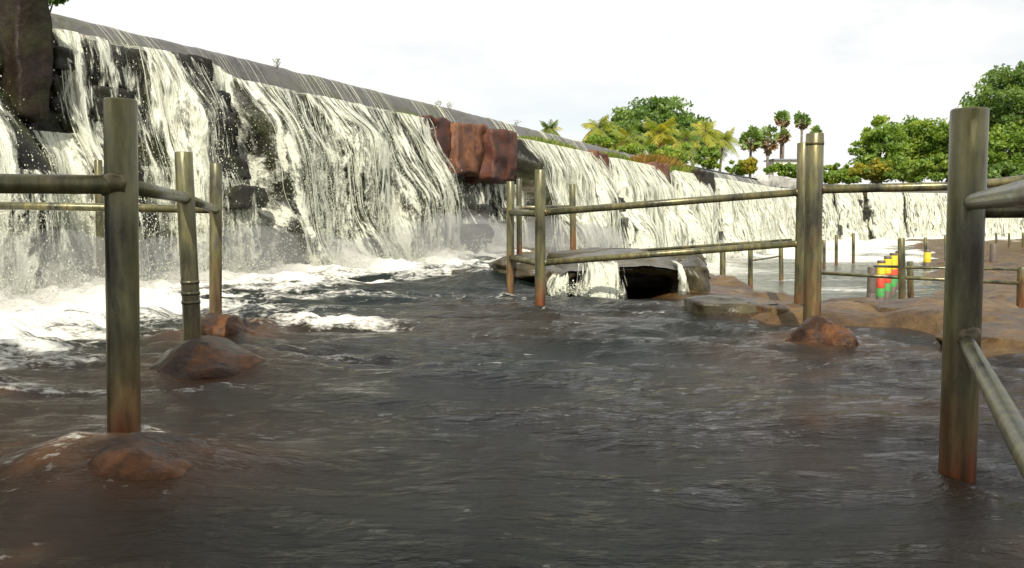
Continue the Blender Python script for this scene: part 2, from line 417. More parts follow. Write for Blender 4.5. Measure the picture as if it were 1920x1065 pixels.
def seg_off(s): return np.interp(s, _sx, _sv)
def face_n(s, z):
    zt, zb = ledge_z(s), base_z(s)
    q = np.clip((zt - z) / (zt - zb), 0, 1.15)
    n = 0.86 + 0.72 * np.clip(q, 0, 1) ** 0.7 * (1 + 0.25 * (zt - zb - 3))
    amp = sstep(0.0, 0.25, q)
    n = n + seg_off(s) * (0.25 + 0.75 * amp) + amp * (0.36 * fbm(s * 0.9, z * 0.8, 3.0, 3) + 0.11 * fbm(s * 2.6, z * 2.2, 8.0, 3))
    # rough courses of masonry show through
    n = n + amp * 0.025 * np.sign(vn(np.floor(s * 1.5 + np.floor(z * 2.4) * 0.5) * 7.7, np.floor(z * 2.4) * 3.3))
    return n

# ---------------------------------------------------------------- ground, river bed, reservoir
RIM = np.array([at_z(*q)[:2] for q in ((985, 474), (1050, 489), (1190, 497), (1285, 520), (1330, 566), (1420, 590), (1540, 596), (1650, 598), (1770, 603), (1880, 618), (1990, 640), (2300, 700))])
RIM = np.concatenate([[RIM[0] + np.array([-3.0, 2.0])], RIM, [[5.2, 1.0], [5.6, -6.0]]])
POLY = np.concatenate([RIM, [[-40, -6.0], [-40, 40.0]]])
def inside(x, y, poly):
    r = np.zeros(x.shape, bool); j = len(poly) - 1
    for i in range(len(poly)):
        xi, yi = poly[i]; xj, yj = poly[j]
        c = ((yi > y) != (yj > y)) & (x < (xj - xi) * (y - yi) / (yj - yi + 1e-12) + xi); r ^= c; j = i
    return r
def dist_line(x, y, line):
    d = np.full(x.shape, 1e9)
    for a, b in zip(line[:-1], line[1:]):
        ab = b - a; t = np.clip(((x - a[0]) * ab[0] + (y - a[1]) * ab[1]) / (ab @ ab), 0, 1)
        d = np.minimum(d, np.hypot(x - a[0] - t * ab[0], y - a[1] - t * ab[1]))
    return d
def terrain(x, y):
    ins = inside(x, y, POLY); d = dist_line(x, y, RIM) + 0.15 * fbm(x * 1.1, y * 1.1, 2.0, 3)
    d = np.maximum(d, 0)
    rim = 0.05 + 0.06 * fbm(x * 0.9, y * 0.9, 5.0, 4)
    xb = np.where(y > 12, 6.4 + (y - 12) * 0.42, 5.0 + 0.12 * y) + 0.8 * fbm(x * 0.2, y * 0.2, 1.0, 3)
    bank = sstep(-1.5, 2.6, x - xb)
    low = -2.1 + bank * np.interp(y, [8, 14, 22, 36, 60], [1.6, 1.3, 0.98, 0.83, 0.78]) + bank * (0.16 * fbm(x * 0.35, y * 0.35, 7.0, 5) + 0.07 * np.abs(fbm(x * 1.2, y * 1.2, 4.0, 3)))
    low = np.where(y < 9, np.maximum(low, -0.25 + 0.1 * fbm(x * .5, y * .5, 3., 3)), low)
    z_in = rim + (-0.42 - rim) * sstep(0.15, 1.2, d)
    z_out = rim + (low - rim) * sstep(0.35, 2.4, d)
    z = np.where(ins, z_in, z_out)
    rg_ = 1 - np.abs(fbm(x * 0.9 + 3, y * 1.3, 6.0, 4)) * 2
    return z + 0.02 * fbm(x * 3.0, y * 3.0, 1.0, 3) + np.where(ins, 0.0, 0.07 * rg_ * sstep(0.0, 0.5, d)) + 0.03 * fbm(x * 1.7, y * 1.7, 3.0, 3)
gx = np.concatenate([np.linspace(-60, -10, 20), np.linspace(-9.6, -1, 60), np.linspace(-0.9, 8, 110), np.linspace(8.15, 30, 90), np.linspace(30.6, 160, 60)])
gy = np.concatenate([np.linspace(-80, -5, 20), np.linspace(-4.6, 4, 30), np.linspace(4.1, 16, 140), np.linspace(16.2, 45, 120), np.linspace(45.6, 90, 50)])
X, Y = np.meshgrid(gx, gy, indexing='ij')
Z = terrain(X, Y)
obj('riverbed', mesh_np('riverbed', np.stack([X, Y, Z], -1), grid_faces(len(gx), len(gy))), M['bed'], kind='structure')

sg = np.concatenate([np.linspace(S_MIN, 60, 60), np.linspace(62, S_MAX, 40)])
def strip(ns, zs):
    return np.concatenate([W(sg, n, z)[:, None, :] for n, z in zip(ns, zs)], 1), grid_faces(len(sg), len(ns))
V, F = strip([-2500, -400, -60, -19, -14], [6.0, 5.0, 4.4, 3.9, 2.4])
V[..., 2] += np.where(V[..., 2] > 3, 0.25 * fbm(V[..., 0] * 0.1, V[..., 1] * 0.1), 0)
obj('far_bank', mesh_np('far_bank', V, F), M['soil'], kind='structure')
V, F = strip([-24, -12, -6, -0.12], [3.25] * 4)
obj('reservoir_water', mesh_np('reservoir_water', V, F, attrs={'foam': np.full(V.size // 3, -1.0), 'shallow': np.zeros(V.size // 3)}), M['water_low'], kind='structure')

# ---------------------------------------------------------------- near pool
def near_weir(x, y):
    px, py = x - P0[0], y - P0[1]
    return px * D0[0] + py * D0[1], px * D0[1] - py * D0[0]
mounds = [  # centre, radii, height above water, seed
    (at_z(215, 892)[:2], (0.36, 0.24), 0.062, 1), (at_z(368, 690)[:2] + np.array([0, 0.10]), (0.36, 0.36), 0.045, 2),
    (at_z(418, 622)[:2], (0.26, 0.3), 0.09, 3), (at_z(1532, 632)[:2], (0.24, 0.25), 0.035, 4)]
step = 0.04
gx = np.arange(-9.5, 7.0, step); gy = np.concatenate([np.arange(-1.5, 2, 0.1), np.arange(2.0, 13, step), np.arange(13, 23, 0.07)])
X, Y = np.meshgrid(gx, gy, indexing='ij')
S_, N_ = near_weir(X, Y)
dist = N_ - 1.75 - seg_off(S_) * 0.9
wid = np.interp(S_, [-5, -1.2, 0.6, 3.0, 12], [3.6, 3.8, 2.8, 2.2, 2.0])
wob = fbm(X * 0.9, Y * 1.2, 4.0, 4)
streak = fbm(X * 0.8 + 0.5 * wob, Y * 3.2 + 0.5 * wob, 6.0, 4)
foam = np.clip((wid * (1 + 0.35 * wob) - dist) / 1.3, -0.6, 1.1)
foam = np.maximum(foam, 0.30 + 0.8 * streak - 0.30 * np.clip(dist - wid, 0, 9))
pc = at_z(610, 605); foam = np.maximum(foam, 0.95 * np.exp(-(((X - pc[0]) / 0.62) ** 2 + ((Y - pc[1]) / 0.28) ** 2)) + 0.35 * streak - 0.1)
lc = at_z(930, 530); foam = np.maximum(foam, 0.55 * np.exp(-(((X - lc[0] + .6) / 0.9) ** 2 + ((Y - lc[1] - .6) / 0.5) ** 2)) + 0.45 * streak - 0.1)
foam = np.where(Y < 4.3, np.minimum(foam, 0.05), foam)
turb = np.clip(foam, 0, 1)
wx, wy = X + 0.35 * fbm(X * 0.6, Y * 0.6, 21.0, 2), Y + 0.22 * X + 0.3 * fbm(X * 0.6, Y * 0.6, 31.0, 2)
zz = 0.006 * fbm(wx * 2.6, wy * 6.5, 5.0, 2) + 0.028 * fbm(wx * 1.2, wy * 3.0, 1.0, 4) + 0.075 * fbm(wx * 0.4, wy * 1.0, 2.0, 3) - 0.055 * np.abs(fbm(wx * 0.9, wy * 2.3, 14.0, 2)) - 0.022 * np.abs(fbm(X * 1.9 + .6 * wob, Y * 4.6, 9.0, 3))
zz = zz * (0.40 + 0.60 * sstep(2, 7, Y)) + 0.01 + turb * (0.07 * fbm(X * 2.0, Y * 2.6, 3.0, 4) + 0.09 * np.abs(fbm(X * 3.6, Y * 5.0, 12.0, 3)))
zz += 0.16 * np.exp(-np.clip(dist + 0.1, -1, 9) / 0.5) * (0.6 + 0.7 * fbm(X * 2.0, Y * 2.0, 5.0, 3)) * (dist > -1.2)
hc = at_z(905, 528); zz += 0.15 * np.exp(-(((X - hc[0]) / 0.5) ** 2 + ((Y - hc[1]) / 0.7) ** 2))
zz += 0.05 * np.exp(-(((X - pc[0]) / 0.5) ** 2 + ((Y - pc[1]) / 0.2) ** 2)) * (1 + fbm(X * 6, Y * 6, 0., 2))
shallow = 0.25 * fbm(X * 0.5, Y * 0.6, 8.0, 3)
for c, r, h, _ in mounds:
    e = ((X - c[0]) / r[0]) ** 2 + ((Y - c[1]) / r[1]) ** 2
    shallow = np.maximum(shallow, 1.15 * np.exp(-e * 0.32)); zz += 0.05 * np.exp(-e * 0.35)
    foam = foam - 0.25 * np.exp(-e * 0.5)
ac = at_z(235, 880); ae = ((X - ac[0] + 0.25 * wob) / 0.42) ** 2 + ((Y - ac[1]) / 0.26) ** 2
zz += 0.085 * np.exp(-ae ** 1.5); shallow = np.maximum(shallow, 1.9 * np.exp(-ae * 0.7))      # a film of water sliding over the sunken footing
shallow = np.maximum(shallow, sstep(-0.3, -1.4, X + 0.3 * wob) * sstep(6.3, 4.6, Y) * (0.65 + 0.35 * fbm(X * 1.2, Y * 1.6, 2.0, 3)))
shallow = np.maximum(shallow, sstep(0.5, 1.7, X + 0.3 * wob) * sstep(7.5, 4, Y) * (0.55 + 0.35 * fbm(X * 1.2, Y * 1.6, 5.0, 3)))
shallow = np.clip(np.maximum(shallow, 1 - dist_line(X, Y, RIM) / 0.7), 0, 1.0)
fc = at_z(1790, 890); tq = ((X - fc[0]) * 0.6 - (Y - fc[1]) * 0.8); td = ((X - fc[0]) * 0.8 + (Y - fc[1]) * 0.6)
foam = np.maximum(foam, 0.75 * np.exp(-(td / 0.035) ** 2 - ((tq - 0.12) / 0.25) ** 2) + 0.5 * fbm(X * 9, Y * 9, 3., 3) - 0.25)
for bx_, by_ in ((363, 668), (404, 604), (1013, 574), (957, 556), (1522, 618), (1795, 878), (233, 822)):      # wakes trailing from the posts
    wc_ = at_z(bx_, by_); dx_, dy_ = X - wc_[0], Y - wc_[1]; al_ = 0.5 * dx_ - 0.86 * dy_; ac_ = np.abs(0.86 * dx_ + 0.5 * dy_)
    vee = np.exp(-((ac_ - 0.08 - 0.3 * np.clip(al_, 0, 9)) / 0.05) ** 2) * np.exp(-np.clip(al_, 0, 9) / 0.5) * (al_ > -0.1)
    zz += 0.03 * vee; foam = np.maximum(foam, 0.30 * vee + 0.3 * streak)
keep = inside(X, Y, POLY) & (N_ > 0.9)
cell = keep[:-1, :-1] & keep[1:, :-1] & keep[:-1, 1:] & keep[1:, 1:]
Fg = grid_faces(len(gx), len(gy))[cell.ravel()]
used = np.unique(Fg); remap = np.full(X.size, -1); remap[used] = np.arange(len(used))
Vg = np.stack([X, Y, zz], -1).reshape(-1, 3)[used]
obj('river_water', mesh_np('river_water', Vg, remap[Fg], attrs={'foam': foam.ravel()[used], 'shallow': shallow.ravel()[used]}), M['water'], kind='structure')
def pool_z(x, y):
    i = np.clip(np.searchsorted(gx, x), 0, len(gx) - 1); j = np.clip(np.searchsorted(gy, y), 0, len(gy) - 1); return zz[i, j]

# lower pool
lx = np.arange(-6, 64, 0.16); ly = np.concatenate([np.arange(9, 34, 0.12), np.arange(34, 80, 0.3)])
LX, LY = np.meshgrid(lx, ly, indexing='ij')
q = np.stack([LX.ravel(), LY.ravel()], 1)
wsub = slice(None, None, 12); wc, wt, wsd = WC[wsub], WT[wsub], WS[wsub]
bi = np.zeros(len(q), int)
for k0 in range(0, len(q), 20000):
    qq = q[k0:k0 + 20000]; bi[k0:k0 + 20000] = ((qq[:, None, :] - wc[None]) ** 2).sum(2).argmin(1)
ln = ((q[:, 0] - wc[bi, 0]) * wt[bi, 1] - (q[:, 1] - wc[bi, 1]) * wt[bi, 0]).reshape(LX.shape)
lwob = fbm(LX * 0.25, LY * 0.3, 3.0, 4); lst = fbm(LX * 0.3, LY * 1.1, 5.0, 4)
lwid = np.interp(LX, [0, 8, 14, 22, 40], [4.5, 5.5, 8.0, 13.0, 12.0])
lf = np.clip((lwid * (1 + 0.5 * lwob) - ln) / 6.0, -0.5, 0.9)
lf = np.maximum(lf, 0.12 + 0.7 * lst - 0.06 * np.clip(ln - lwid, 0, 30))
lz = -1.4 + 0.03 * fbm(LX * 0.7, LY * 1.5, 1.0, 4) + np.clip(lf, 0, 1) * (0.10 * fbm(LX * 0.8, LY, 2.0, 4) + 0.06) + 0.3 * np.exp(-np.clip(ln - 2.2, 0, 9) / 0.7) * (0.7 + 0.6 * fbm(LX, LY, 6.0, 3))
keep = (ln > 0.8) & (ln < 60) & ~inside(LX, LY, POLY)
cell = keep[:-1, :-1] & keep[1:, :-1] & keep[:-1, 1:] & keep[1:, 1:]
Fg = grid_faces(len(lx), len(ly))[cell.ravel()]
used = np.unique(Fg); remap = np.full(LX.size, -1); remap[used] = np.arange(len(used))
obj('lower_river_water', mesh_np('lower_river_water', np.stack([LX, LY, lz], -1).reshape(-1, 3)[used], remap[Fg], attrs={'foam': lf.ravel()[used], 'shallow': np.zeros(len(used))}), M['water_low'], kind='structure')

# ---------------------------------------------------------------- the weir
weir = thing('weir', 'long grey masonry weir with water spilling over its whole crest', 'weir', (P0[0], P0[1], 0))
sf = np.concatenate([np.arange(-9, 24, 0.07), np.arange(24, 48, 0.16), np.arange(48, S_MAX - 1, 0.3)])
qs = np.linspace(0, 1, 64)
zt, zb = ledge_z(sf), base_z(sf) - 0.35
Zf = zt[:, None] + (zb - zt)[:, None] * qs[None, :]
Nf = face_n(sf[:, None] + 0 * Zf, Zf)
top = W(sf, np.full_like(sf, 0.30), zt + 0.03)[:, None, :]
mid = W(sf, Nf[:, 0] - 0.12, zt + 0.015)[:, None, :]
Vf = np.concatenate([top, mid, W(sf[:, None] + 0 * Zf, Nf, Zf)], 1)
part('face', Vf, grid_faces(len(sf), 66), M['face'], weir)
# the crest: a rounded sloping cap
prof = [(-0.75, -0.9), (-0.7, -0.25), (-0.35, -0.06), (-0.12, -0.005), (0.0, 0.0), (0.07, -0.03), (0.14, -0.09), (0.24, -0.2), (0.34, -0.32), (0.42, -0.44), (0.45, -0.75)]
cz = crest_z(sf); lo = ledge_z(sf) - 0.1
Vc = []
for n, dz in prof:
    f = np.clip(-dz / 0.44, 0, 1); zc_ = cz + dz * (cz - ledge_z(sf)) / 0.50 if n > 0 else cz + dz
    zc_ = zc_ + 0.018 * fbm(sf * 2.2, n * 4 + 0 * sf, 2.0, 4) ; nn = n + (0.03 * fbm(sf * 1.4, n * 3 + 0 * sf, 7.0, 4) if n > 0 else 0)
    Vc.append(W(sf, nn, zc_)[:, None, :])
part('crest_cap', np.concatenate(Vc, 1), grid_faces(len(sf), len(prof)), M['cap'], weir)

def wbox(s0, s1, n0, n1, z0, z1, seed, rough=0.085, taper=0.0, res=0.12):
    """a roughly squared block standing out from the weir"""
    cs, cn, czc = (s0 + s1) / 2, (n0 + n1) / 2, (z0 + z1) / 2
    V, F = rock_mesh((0, 0, 0), (1, 1, 1), seed, 4, 0.0, 0, 0.86)
    V = V * np.array([s1 - s0, n1 - n0, z1 - z0])
    V[:, 1] += taper * (0.5 - V[:, 2] / (z1 - z0))
    k = rough / 0.3
    V = V + rough * np.stack([fbm(V[:, 0] * 2 + seed, V[:, 1] * 2, V[:, 2] * 2 + i * 9, 4) for i in range(3)], 1) * 1.2
    return W(V[:, 0] + cs, V[:, 1] + cn, V[:, 2] + czc), F
def pier(px0, px1, n1, z0, z1, mat, seed, label, taper=0.0, n0=0.1):
    V, F = wbox(s_of(px0, n1, (z0 + z1) / 2), s_of(px1, n1, (z0 + z1) / 2), n0, n1, z0, z1, seed, taper=taper)
    o = part('pier', V, F, mat, weir); o['label'] = label; return o
pier(40, 97, 1.40, 1.95, 3.52, M['brownpier'], 1, 'dark brown mossy pier at the near end')
pier(862, 914, 1.20, 1.78, 2.93, M['laterite'], 2, 'orange red block of the middle pier')
pier(924, 970, 1.46, 1.66, 2.86, M['laterite_dark'], 3, 'dark red block of the middle pier')
pier(800, 862, 0.98, 1.9, 2.94, M['laterite_dark'], 4, 'orange wall beside the middle pier')
pier(1116, 1142, 1.2, 1.3, 2.84, M['laterite'], 5, 'red brown pier between two cascades')
pier(1232, 1257, 1.2, 1.5, 2.84, M['laterite'], 6, 'small red brown pier')
pier(1312, 1340, 1.4, 1.1, 2.82, M['brownpier'], 7, 'dark square pier')
pier(326, 398, 0.98, 1.95, 3.14, M['stone'], 8, 'grey block behind thin streams')
V, F = wbox(s_of(1424, 0, 3.3), s_of(1490, 0, 3.3), -0.5, 0.55, 2.7, 3.5, 9); part('crest_slab', V, F, M['pale_slab'], weir)
# stones standing out of the face where the water leaves it bare
def stone_at(px, py_z, n_add, size, seed, boxy=0.6, mat='stone', name='stone'):
    s = s_of(px, 1.2, py_z); n = float(face_n(np.array(s), np.array(py_z))) + n_add
    c = W(np.array(s), np.array(n), np.array(py_z)); a = math.atan2(Wtan(np.array(s))[1], Wtan(np.array(s))[0])
    V, F = rock_mesh(c, size, seed, 3, 0.2, a + 0.15 * math.sin(seed * 7.0), boxy); part(name, V, F, M[mat], weir)
for i, (px, z, sz) in enumerate([(160, 2.78, (0.62, 0.5, 0.24)), (168, 2.52, (0.66, 0.55, 0.26)), (176, 2.22, (0.7, 0.6, 0.28)), (182, 1.9, (0.7, 0.6, 0.28)), (225, 2.75, (0.5, 0.42, 0.4)), (232, 2.3, (0.55, 0.5, 0.4)), (238, 1.8, (0.6, 0.5, 0.45)),
        (418, 2.5, (0.5, 0.5, 0.4)), (432, 2.15, (0.6, 0.6, 0.45)), (425, 1.7, (0.6, 0.55, 0.5)), (440, 1.2, (0.7, 0.6, 0.5))]):
    stone_at(px, z, -0.2, sz, 20 + i, 0.88)
r2 = np.random.default_rng(21)
bare_px = [(400, 440, 0.2, 2.3, 0.42, 12), (815, 960, 0.1, 1.5, 0.5, 22), (200, 252, 0.2, 2.4, 0.4, 10), (1118, 1147, -0.4, 1.4, 0.7, 8), (1314, 1343, -0.9, 0.6, 0.7, 4), (1550, 1572, -1.0, 2.0, 0.9, 5), (1602, 1625, -1.0, 2.0, 0.9, 5)]
i = 0
for p0, p1, z0, z1, k0, cnt in bare_px:
    for _ in range(cnt):
        k = k0 * r2.uniform(0.7, 1.3); stone_at(r2.uniform(p0, p1), r2.uniform(z0, z1), r2.uniform(-0.16, -0.02), (k * r2.uniform(1, 1.5), k * 0.9, k * r2.uniform(0.6, 1.0)), 60 + i, 0.8); i += 1

# ---------------------------------------------------------------- water falling over the weir
def water_n(s, z):
    """how far out the falling water is: it clears every bulge it has passed (z runs downwards along axis 1)"""
    n = np.maximum.accumulate(face_n(s, z), axis=1)
    k = np.ones(5) / 5; m = np.pad(n, ((0, 0), (2, 2)), 'edge')
    return sum(m[:, i:i + n.shape[1]] * k[i] for i in range(5))
def cascade(label, px0, px1, amount, dens=150, seg=26, rad=0.007, ztop=None, droplets=0, cover=0.45, bare=0.35, group='cascades of the weir', lean=0.0, seed=0, break_at=0.3, layers=3, lace=(0.25, 0.95)):
    r = np.random.default_rng(1000 + seed)
    s0, s1 = s_of(px0), s_of(px1); L = s1 - s0
    base = W(np.array((s0 + s1) / 2), np.array(1.6), np.array(0.0))
    zbm = float(base_z(np.array((s0 + s1) / 2))); base[2] = zbm
    t = thing('waterfall', label, 'waterfall', tuple(base), group)
    K = int(0.16 * dens * L)
    # strands gather into ropes with bare rock between
    cand = r.uniform(s0, s1, K * 4); gate = fbm(cand * 2.1, 0 * cand + seed, 0.5, 4)
    cand = cand[gate + r.uniform(-0.5, 0.5, cand.size) > bare - 0.5][:K]; K = len(cand)
    ztp = ledge_z(cand) if ztop is None else np.full(K, ztop)
    zbt = base_z(cand) - 0.05
    u = np.linspace(0, 1, seg)[None, :] + 0 * cand[:, None]
    z = ztp[:, None] + (zbt - ztp)[:, None] * u
    # sideways wandering shared by neighbours, so streams braid
    s = cand[:, None] + (0.14 * u ** 0.8) * fbm(cand[:, None] * 1.6, u * 1.4, 3.3 + seed, 3) + lean * u + r.normal(0, 0.05, (K, 1)) * u
    n = water_n(s, z) + 0.02 + np.abs(r.normal(0, 0.07, (K, 1))) * (0.3 + u) + 0.10 * np.sqrt(u) * (r.random((K, 1)) ** 2)
    P = W(s, n, z + 0.02); q = u
    if ztop is None:       # the run over the last of the ledge
        lead = [W(cand, n[:, 0] - f, ztp + h) for f, h in ((0.30, 0.035), (0.1, 0.032))]
        P = np.concatenate([np.stack(lead, 1), P], 1); q = np.concatenate([np.zeros((K, 2)), q], 1)
    R = 0.7 * rad * (0.35 + r.random((K, 1)) ** 2 * 1.5) * (1 - 0.2 * q)
    # each strand is whole at the top and torn into drops lower down
    a = np.where(r.random(K) < amount, 0, r.uniform(0.0, 0.7, K))[:, None]; b = np.where(r.random(K) < amount, 1.1, r.uniform(0.2, 1.0, K))[:, None]
    R = R * sstep(0, 0.08, q - a + 0.02) * sstep(0, 0.12, b - q)
    brk = vn(cand[:, None] * 31.0 + 3, q * 13 + cand[:, None] * 5, seed * 1.0)
    R = R * np.where(brk > -0.1 - 1.1 * (1 - sstep(break_at, 0.9, q)), 0.6 + 0.8 * np.abs(brk), 0.06) + 0.0003
    T = np.repeat(Wtan(cand)[:, None, :], P.shape[1], 1)
    V, F = tubes(P, R, 3, T)
    part('water_strands', V, F, M['white'], t, kind='stuff')
    # torn sheets of water, one behind the other
    for lay in range(layers):
        ns_ = max(int(L / 0.09), 8); ss = np.linspace(s0 - 0.03, s1 + 0.12, ns_); qq = np.linspace(0, 1, 44)
        zt_ = ledge_z(ss) if ztop is None else np.full(ns_, ztop)
        zs = zt_[:, None] + (base_z(ss) - 0.05 - zt_)[:, None] * qq[None, :]
        sm = ss[:, None] + 0.12 * qq * fbm(ss[:, None] * 1.6, qq[None, :] * 1.4, 3.3 + seed, 3) + lean * qq
        nsheet = water_n(sm, zs) + 0.03 + 0.03 * lay + (0.03 + 0.09 * lay) * np.sqrt(qq) + 0.03 * fbm(sm * 3.5, zs * 1.2, 5.0 + lay, 3)
        if ztop is None:
            Vs = np.concatenate([W(ss, nsheet[:, 0] - 0.35, zt_ + 0.045)[:, None], W(ss, nsheet[:, 0] - 0.1, zt_ + 0.042)[:, None], W(sm, nsheet, zs + 0.025)], 1)
            fall = np.concatenate([np.full((ns_, 1), -0.35), np.full((ns_, 1), -0.1), (zt_[:, None] - zs)], 1); al = np.concatenate([ss[:, None], ss[:, None], sm], 1)
            ql = np.concatenate([[0, 0], qq])
        else:
            Vs, fall, al, ql = W(sm, nsheet, zs + 0.025), zt_[:, None] - zs, sm, qq
        edge = sstep(s0 - 0.03, s0 + 0.12, ss) * sstep(s1 + 0.12, s1 - 0.05, ss)
        cov = cover - 0.05 * lay + 0.16 * fbm(ss * 1.9, 0 * ss + seed, 0.5, 3)
        cov = cov[:, None] - 0.35 * (1 - edge[:, None]) + 0.0 * ql[None, :]
        low = np.clip(0.9 * sstep(*lace, ql[None, :] + 0.25 * fbm(al * 1.3, fall * 0.9, 4.0 + lay, 3)), 0, 0.9) + 0 * cov
        part('water_sheet', Vs, grid_faces(ns_, Vs.shape[1]), M['sheet'], t, attrs={'along': al, 'fall': fall, 'cover': cov, 'low': low, 'layer': np.full(cov.shape, lay * 5.3 + seed)})
    if droplets:
        nd_ = int(droplets * L); ds = r.uniform(s0 - 0.15, s1 + 0.25, nd_); dq = r.random(nd_) ** 0.6
        zt_ = ledge_z(ds) if ztop is None else np.full(nd_, ztop)
        dz = zt_ + (base_z(ds) + 0.02 - zt_) * dq; dn = face_n(ds, dz) + 0.06 + np.abs(r.normal(0, 0.2, nd_)) * (0.3 + dq)
        C = W(ds, dn, dz); rr = (0.0025 + 0.008 * r.random(nd_) ** 4)[:, None]
        o6 = np.array([[1, 0, 0], [-1, 0, 0], [0, 1, 0], [0, -1, 0], [0, 0, 1.5], [0, 0, -1.5]], float)
        Vd = C[:, None, :] + o6[None] * rr[:, :, None]
        f8 = np.array([[0, 2, 4], [2, 1, 4], [1, 3, 4], [3, 0, 4], [2, 0, 5], [1, 2, 5], [3, 1, 5], [0, 3, 5]])
        Fd = (np.arange(nd_)[:, None, None] * 6 + f8[None]).reshape(-1, 3)
        part('spray_droplets', Vd, Fd, M['white'], t, kind='stuff')
    return t

cascade('broken white cascade at the far left edge, left of the dark brown pier', -150, -75, 0.35, 93, droplets=3000, cover=0.510, bare=0.3, seed=1, break_at=0.1, lace=(0.08, 0.55))
cascade('splashing white water tumbling out below the dark brown pier', 18, 97, 0.5, 143, ztop=1.85, droplets=5000, cover=0.510, bare=0.25, seed=2, break_at=0.1, lace=(0.08, 0.55))
cascade('narrow straight white stream just right of the dark brown pier', 98, 136, 0.75, 231, droplets=4000, cover=0.570, bare=0.1, seed=3, lace=(0.3, 0.9))
cascade('thin trickles over stepped stones between two thick white streams', 138, 252, 0.2, 38, rad=0.0060, droplets=2600, cover=0.380, bare=0.4, seed=4, break_at=0.15, lace=(0.08, 0.55))
cascade('thick creamy white stream falling behind the tall near post', 254, 322, 0.8, 264, droplets=1800, cover=0.530, bare=0.15, seed=5, lace=(0.25, 0.9))
cascade('thin separate streams running down the grey block', 328, 432, 0.35, 60, rad=0.0066, droplets=2400, cover=0.380, bare=0.35, seed=6, break_at=0.15, lace=(0.08, 0.55))
cascade('broad bulging cascade with dark rock showing, left third of the widest fall', 442, 560, 0.5, 126, droplets=3600, cover=0.400, bare=0.34, seed=7, lean=0.1, lace=(0.08, 0.55))
cascade('dense pale cascade in the middle of the widest fall', 560, 680, 0.6, 132, droplets=2600, cover=0.410, bare=0.34, seed=8, lean=0.1, lace=(0.08, 0.55))
cascade('spreading pale cascade running down beside the orange wall', 680, 806, 0.6, 132, droplets=2000, cover=0.440, bare=0.28, seed=9, lean=0.25, lace=(0.08, 0.55))
cascade('sparse water splashing down dark rock under the orange red blocks', 850, 955, 0.35, 49, ztop=1.6, droplets=1600, cover=0.410, bare=0.42, seed=10, lace=(0.08, 0.55))
cascade('smooth full cascade below a grassy ledge, right of the red blocks', 970, 1128, 0.7, 130, seg=20, rad=0.0110, droplets=200, cover=0.500, bare=0.25, seed=11, lean=0.3)
cascade('full white cascade with a brown pier on each side', 1138, 1244, 0.7, 100, seg=18, rad=0.0132, droplets=100, cover=0.520, bare=0.28, seed=12, lean=0.3)
cascade('small cascade just left of the dark square pier', 1256, 1318, 0.7, 80, seg=16, rad=0.0154, cover=0.520, bare=0.28, seed=13, lean=0.3)
cascade('wide white cascade falling below the pale concrete slab', 1336, 1492, 0.7, 60, seg=16, rad=0.0176, cover=0.530, bare=0.28, seed=14, lean=0.2)
cascade('bright cascade seen right behind the pair of middle posts', 1496, 1560, 0.7, 45, seg=14, rad=0.0198, cover=0.510, bare=0.25, seed=15)
cascade('bright white fall between two dark rock faces, far right', 1566, 1618, 0.75, 45, seg=14, rad=0.0209, cover=0.530, bare=0.2, seed=16)
cascade('broad glaring white fall above the yellow bollards', 1624, 1690, 0.8, 45, seg=14, rad=0.0209, cover=0.540, bare=0.15, seed=17)
cascade('streaky thin falls over brown rock near the right post', 1694, 1790, 0.5, 35, seg=14, rad=0.0198, cover=0.500, bare=0.3, seed=18)
cascade('far white falls seen to the right of the tall right post', 1792, 1935, 0.75, 35, seg=14, rad=0.0220, cover=0.520, bare=0.2, seed=19)

# lacy splash low down on the near face, thrown back off the rocks
cascade('lacy white splash over the rocks between the near posts', 100, 430, 0.3, 33, ztop=1.5, droplets=2600, cover=0.360, bare=0.35, seed=21, break_at=0.0, lace=(0.08, 0.55))
cascade('lacy white splash low on the rocks at the left edge', -150, 98, 0.3, 33, ztop=1.35, droplets=2600, cover=0.400, bare=0.35, seed=22, break_at=0.0, lace=(0.08, 0.55))

# thin veil of water sliding down the sloping cap
r3 = np.random.default_rng(5)
K = 800; cs = r3.random(K) ** 1.5 * 66 - 5
keepk = 1.6 * fbm(cs * 1.3, 0 * cs, 3.0, 4) + r3.uniform(-0.5, 0.5, K) > 0.0; cs = cs[keepk]; K = len(cs)
un = np.array([0.0, 0.07, 0.14, 0.24, 0.34, 0.43]); ud = np.array([0.0, -0.03, -0.09, -0.2, -0.32, -0.45])
za = crest_z(cs)[:, None] + ud[None] * ((crest_z(cs) - ledge_z(cs)) / 0.5)[:, None] + 0.012
P = W(cs[:, None] + 0.04 * np.arange(6) / 6 * r3.normal(0, 1, (K, 1)), un[None] + 0.012 + 0 * za, za)
R = 0.0017 * (0.3 + r3.random((K, 1)) ** 2 * 1.6) * np.array([0.2, 0.7, 1, 1, 1, 0.8])[None] * (1 + cs[:, None].clip(0, 60) / 16)
V, F = tubes(P, R, 3, np.repeat(Wtan(cs)[:, None], 6, 1))
veil = part('water_veil', V, F, M['white'], weir, kind='stuff')

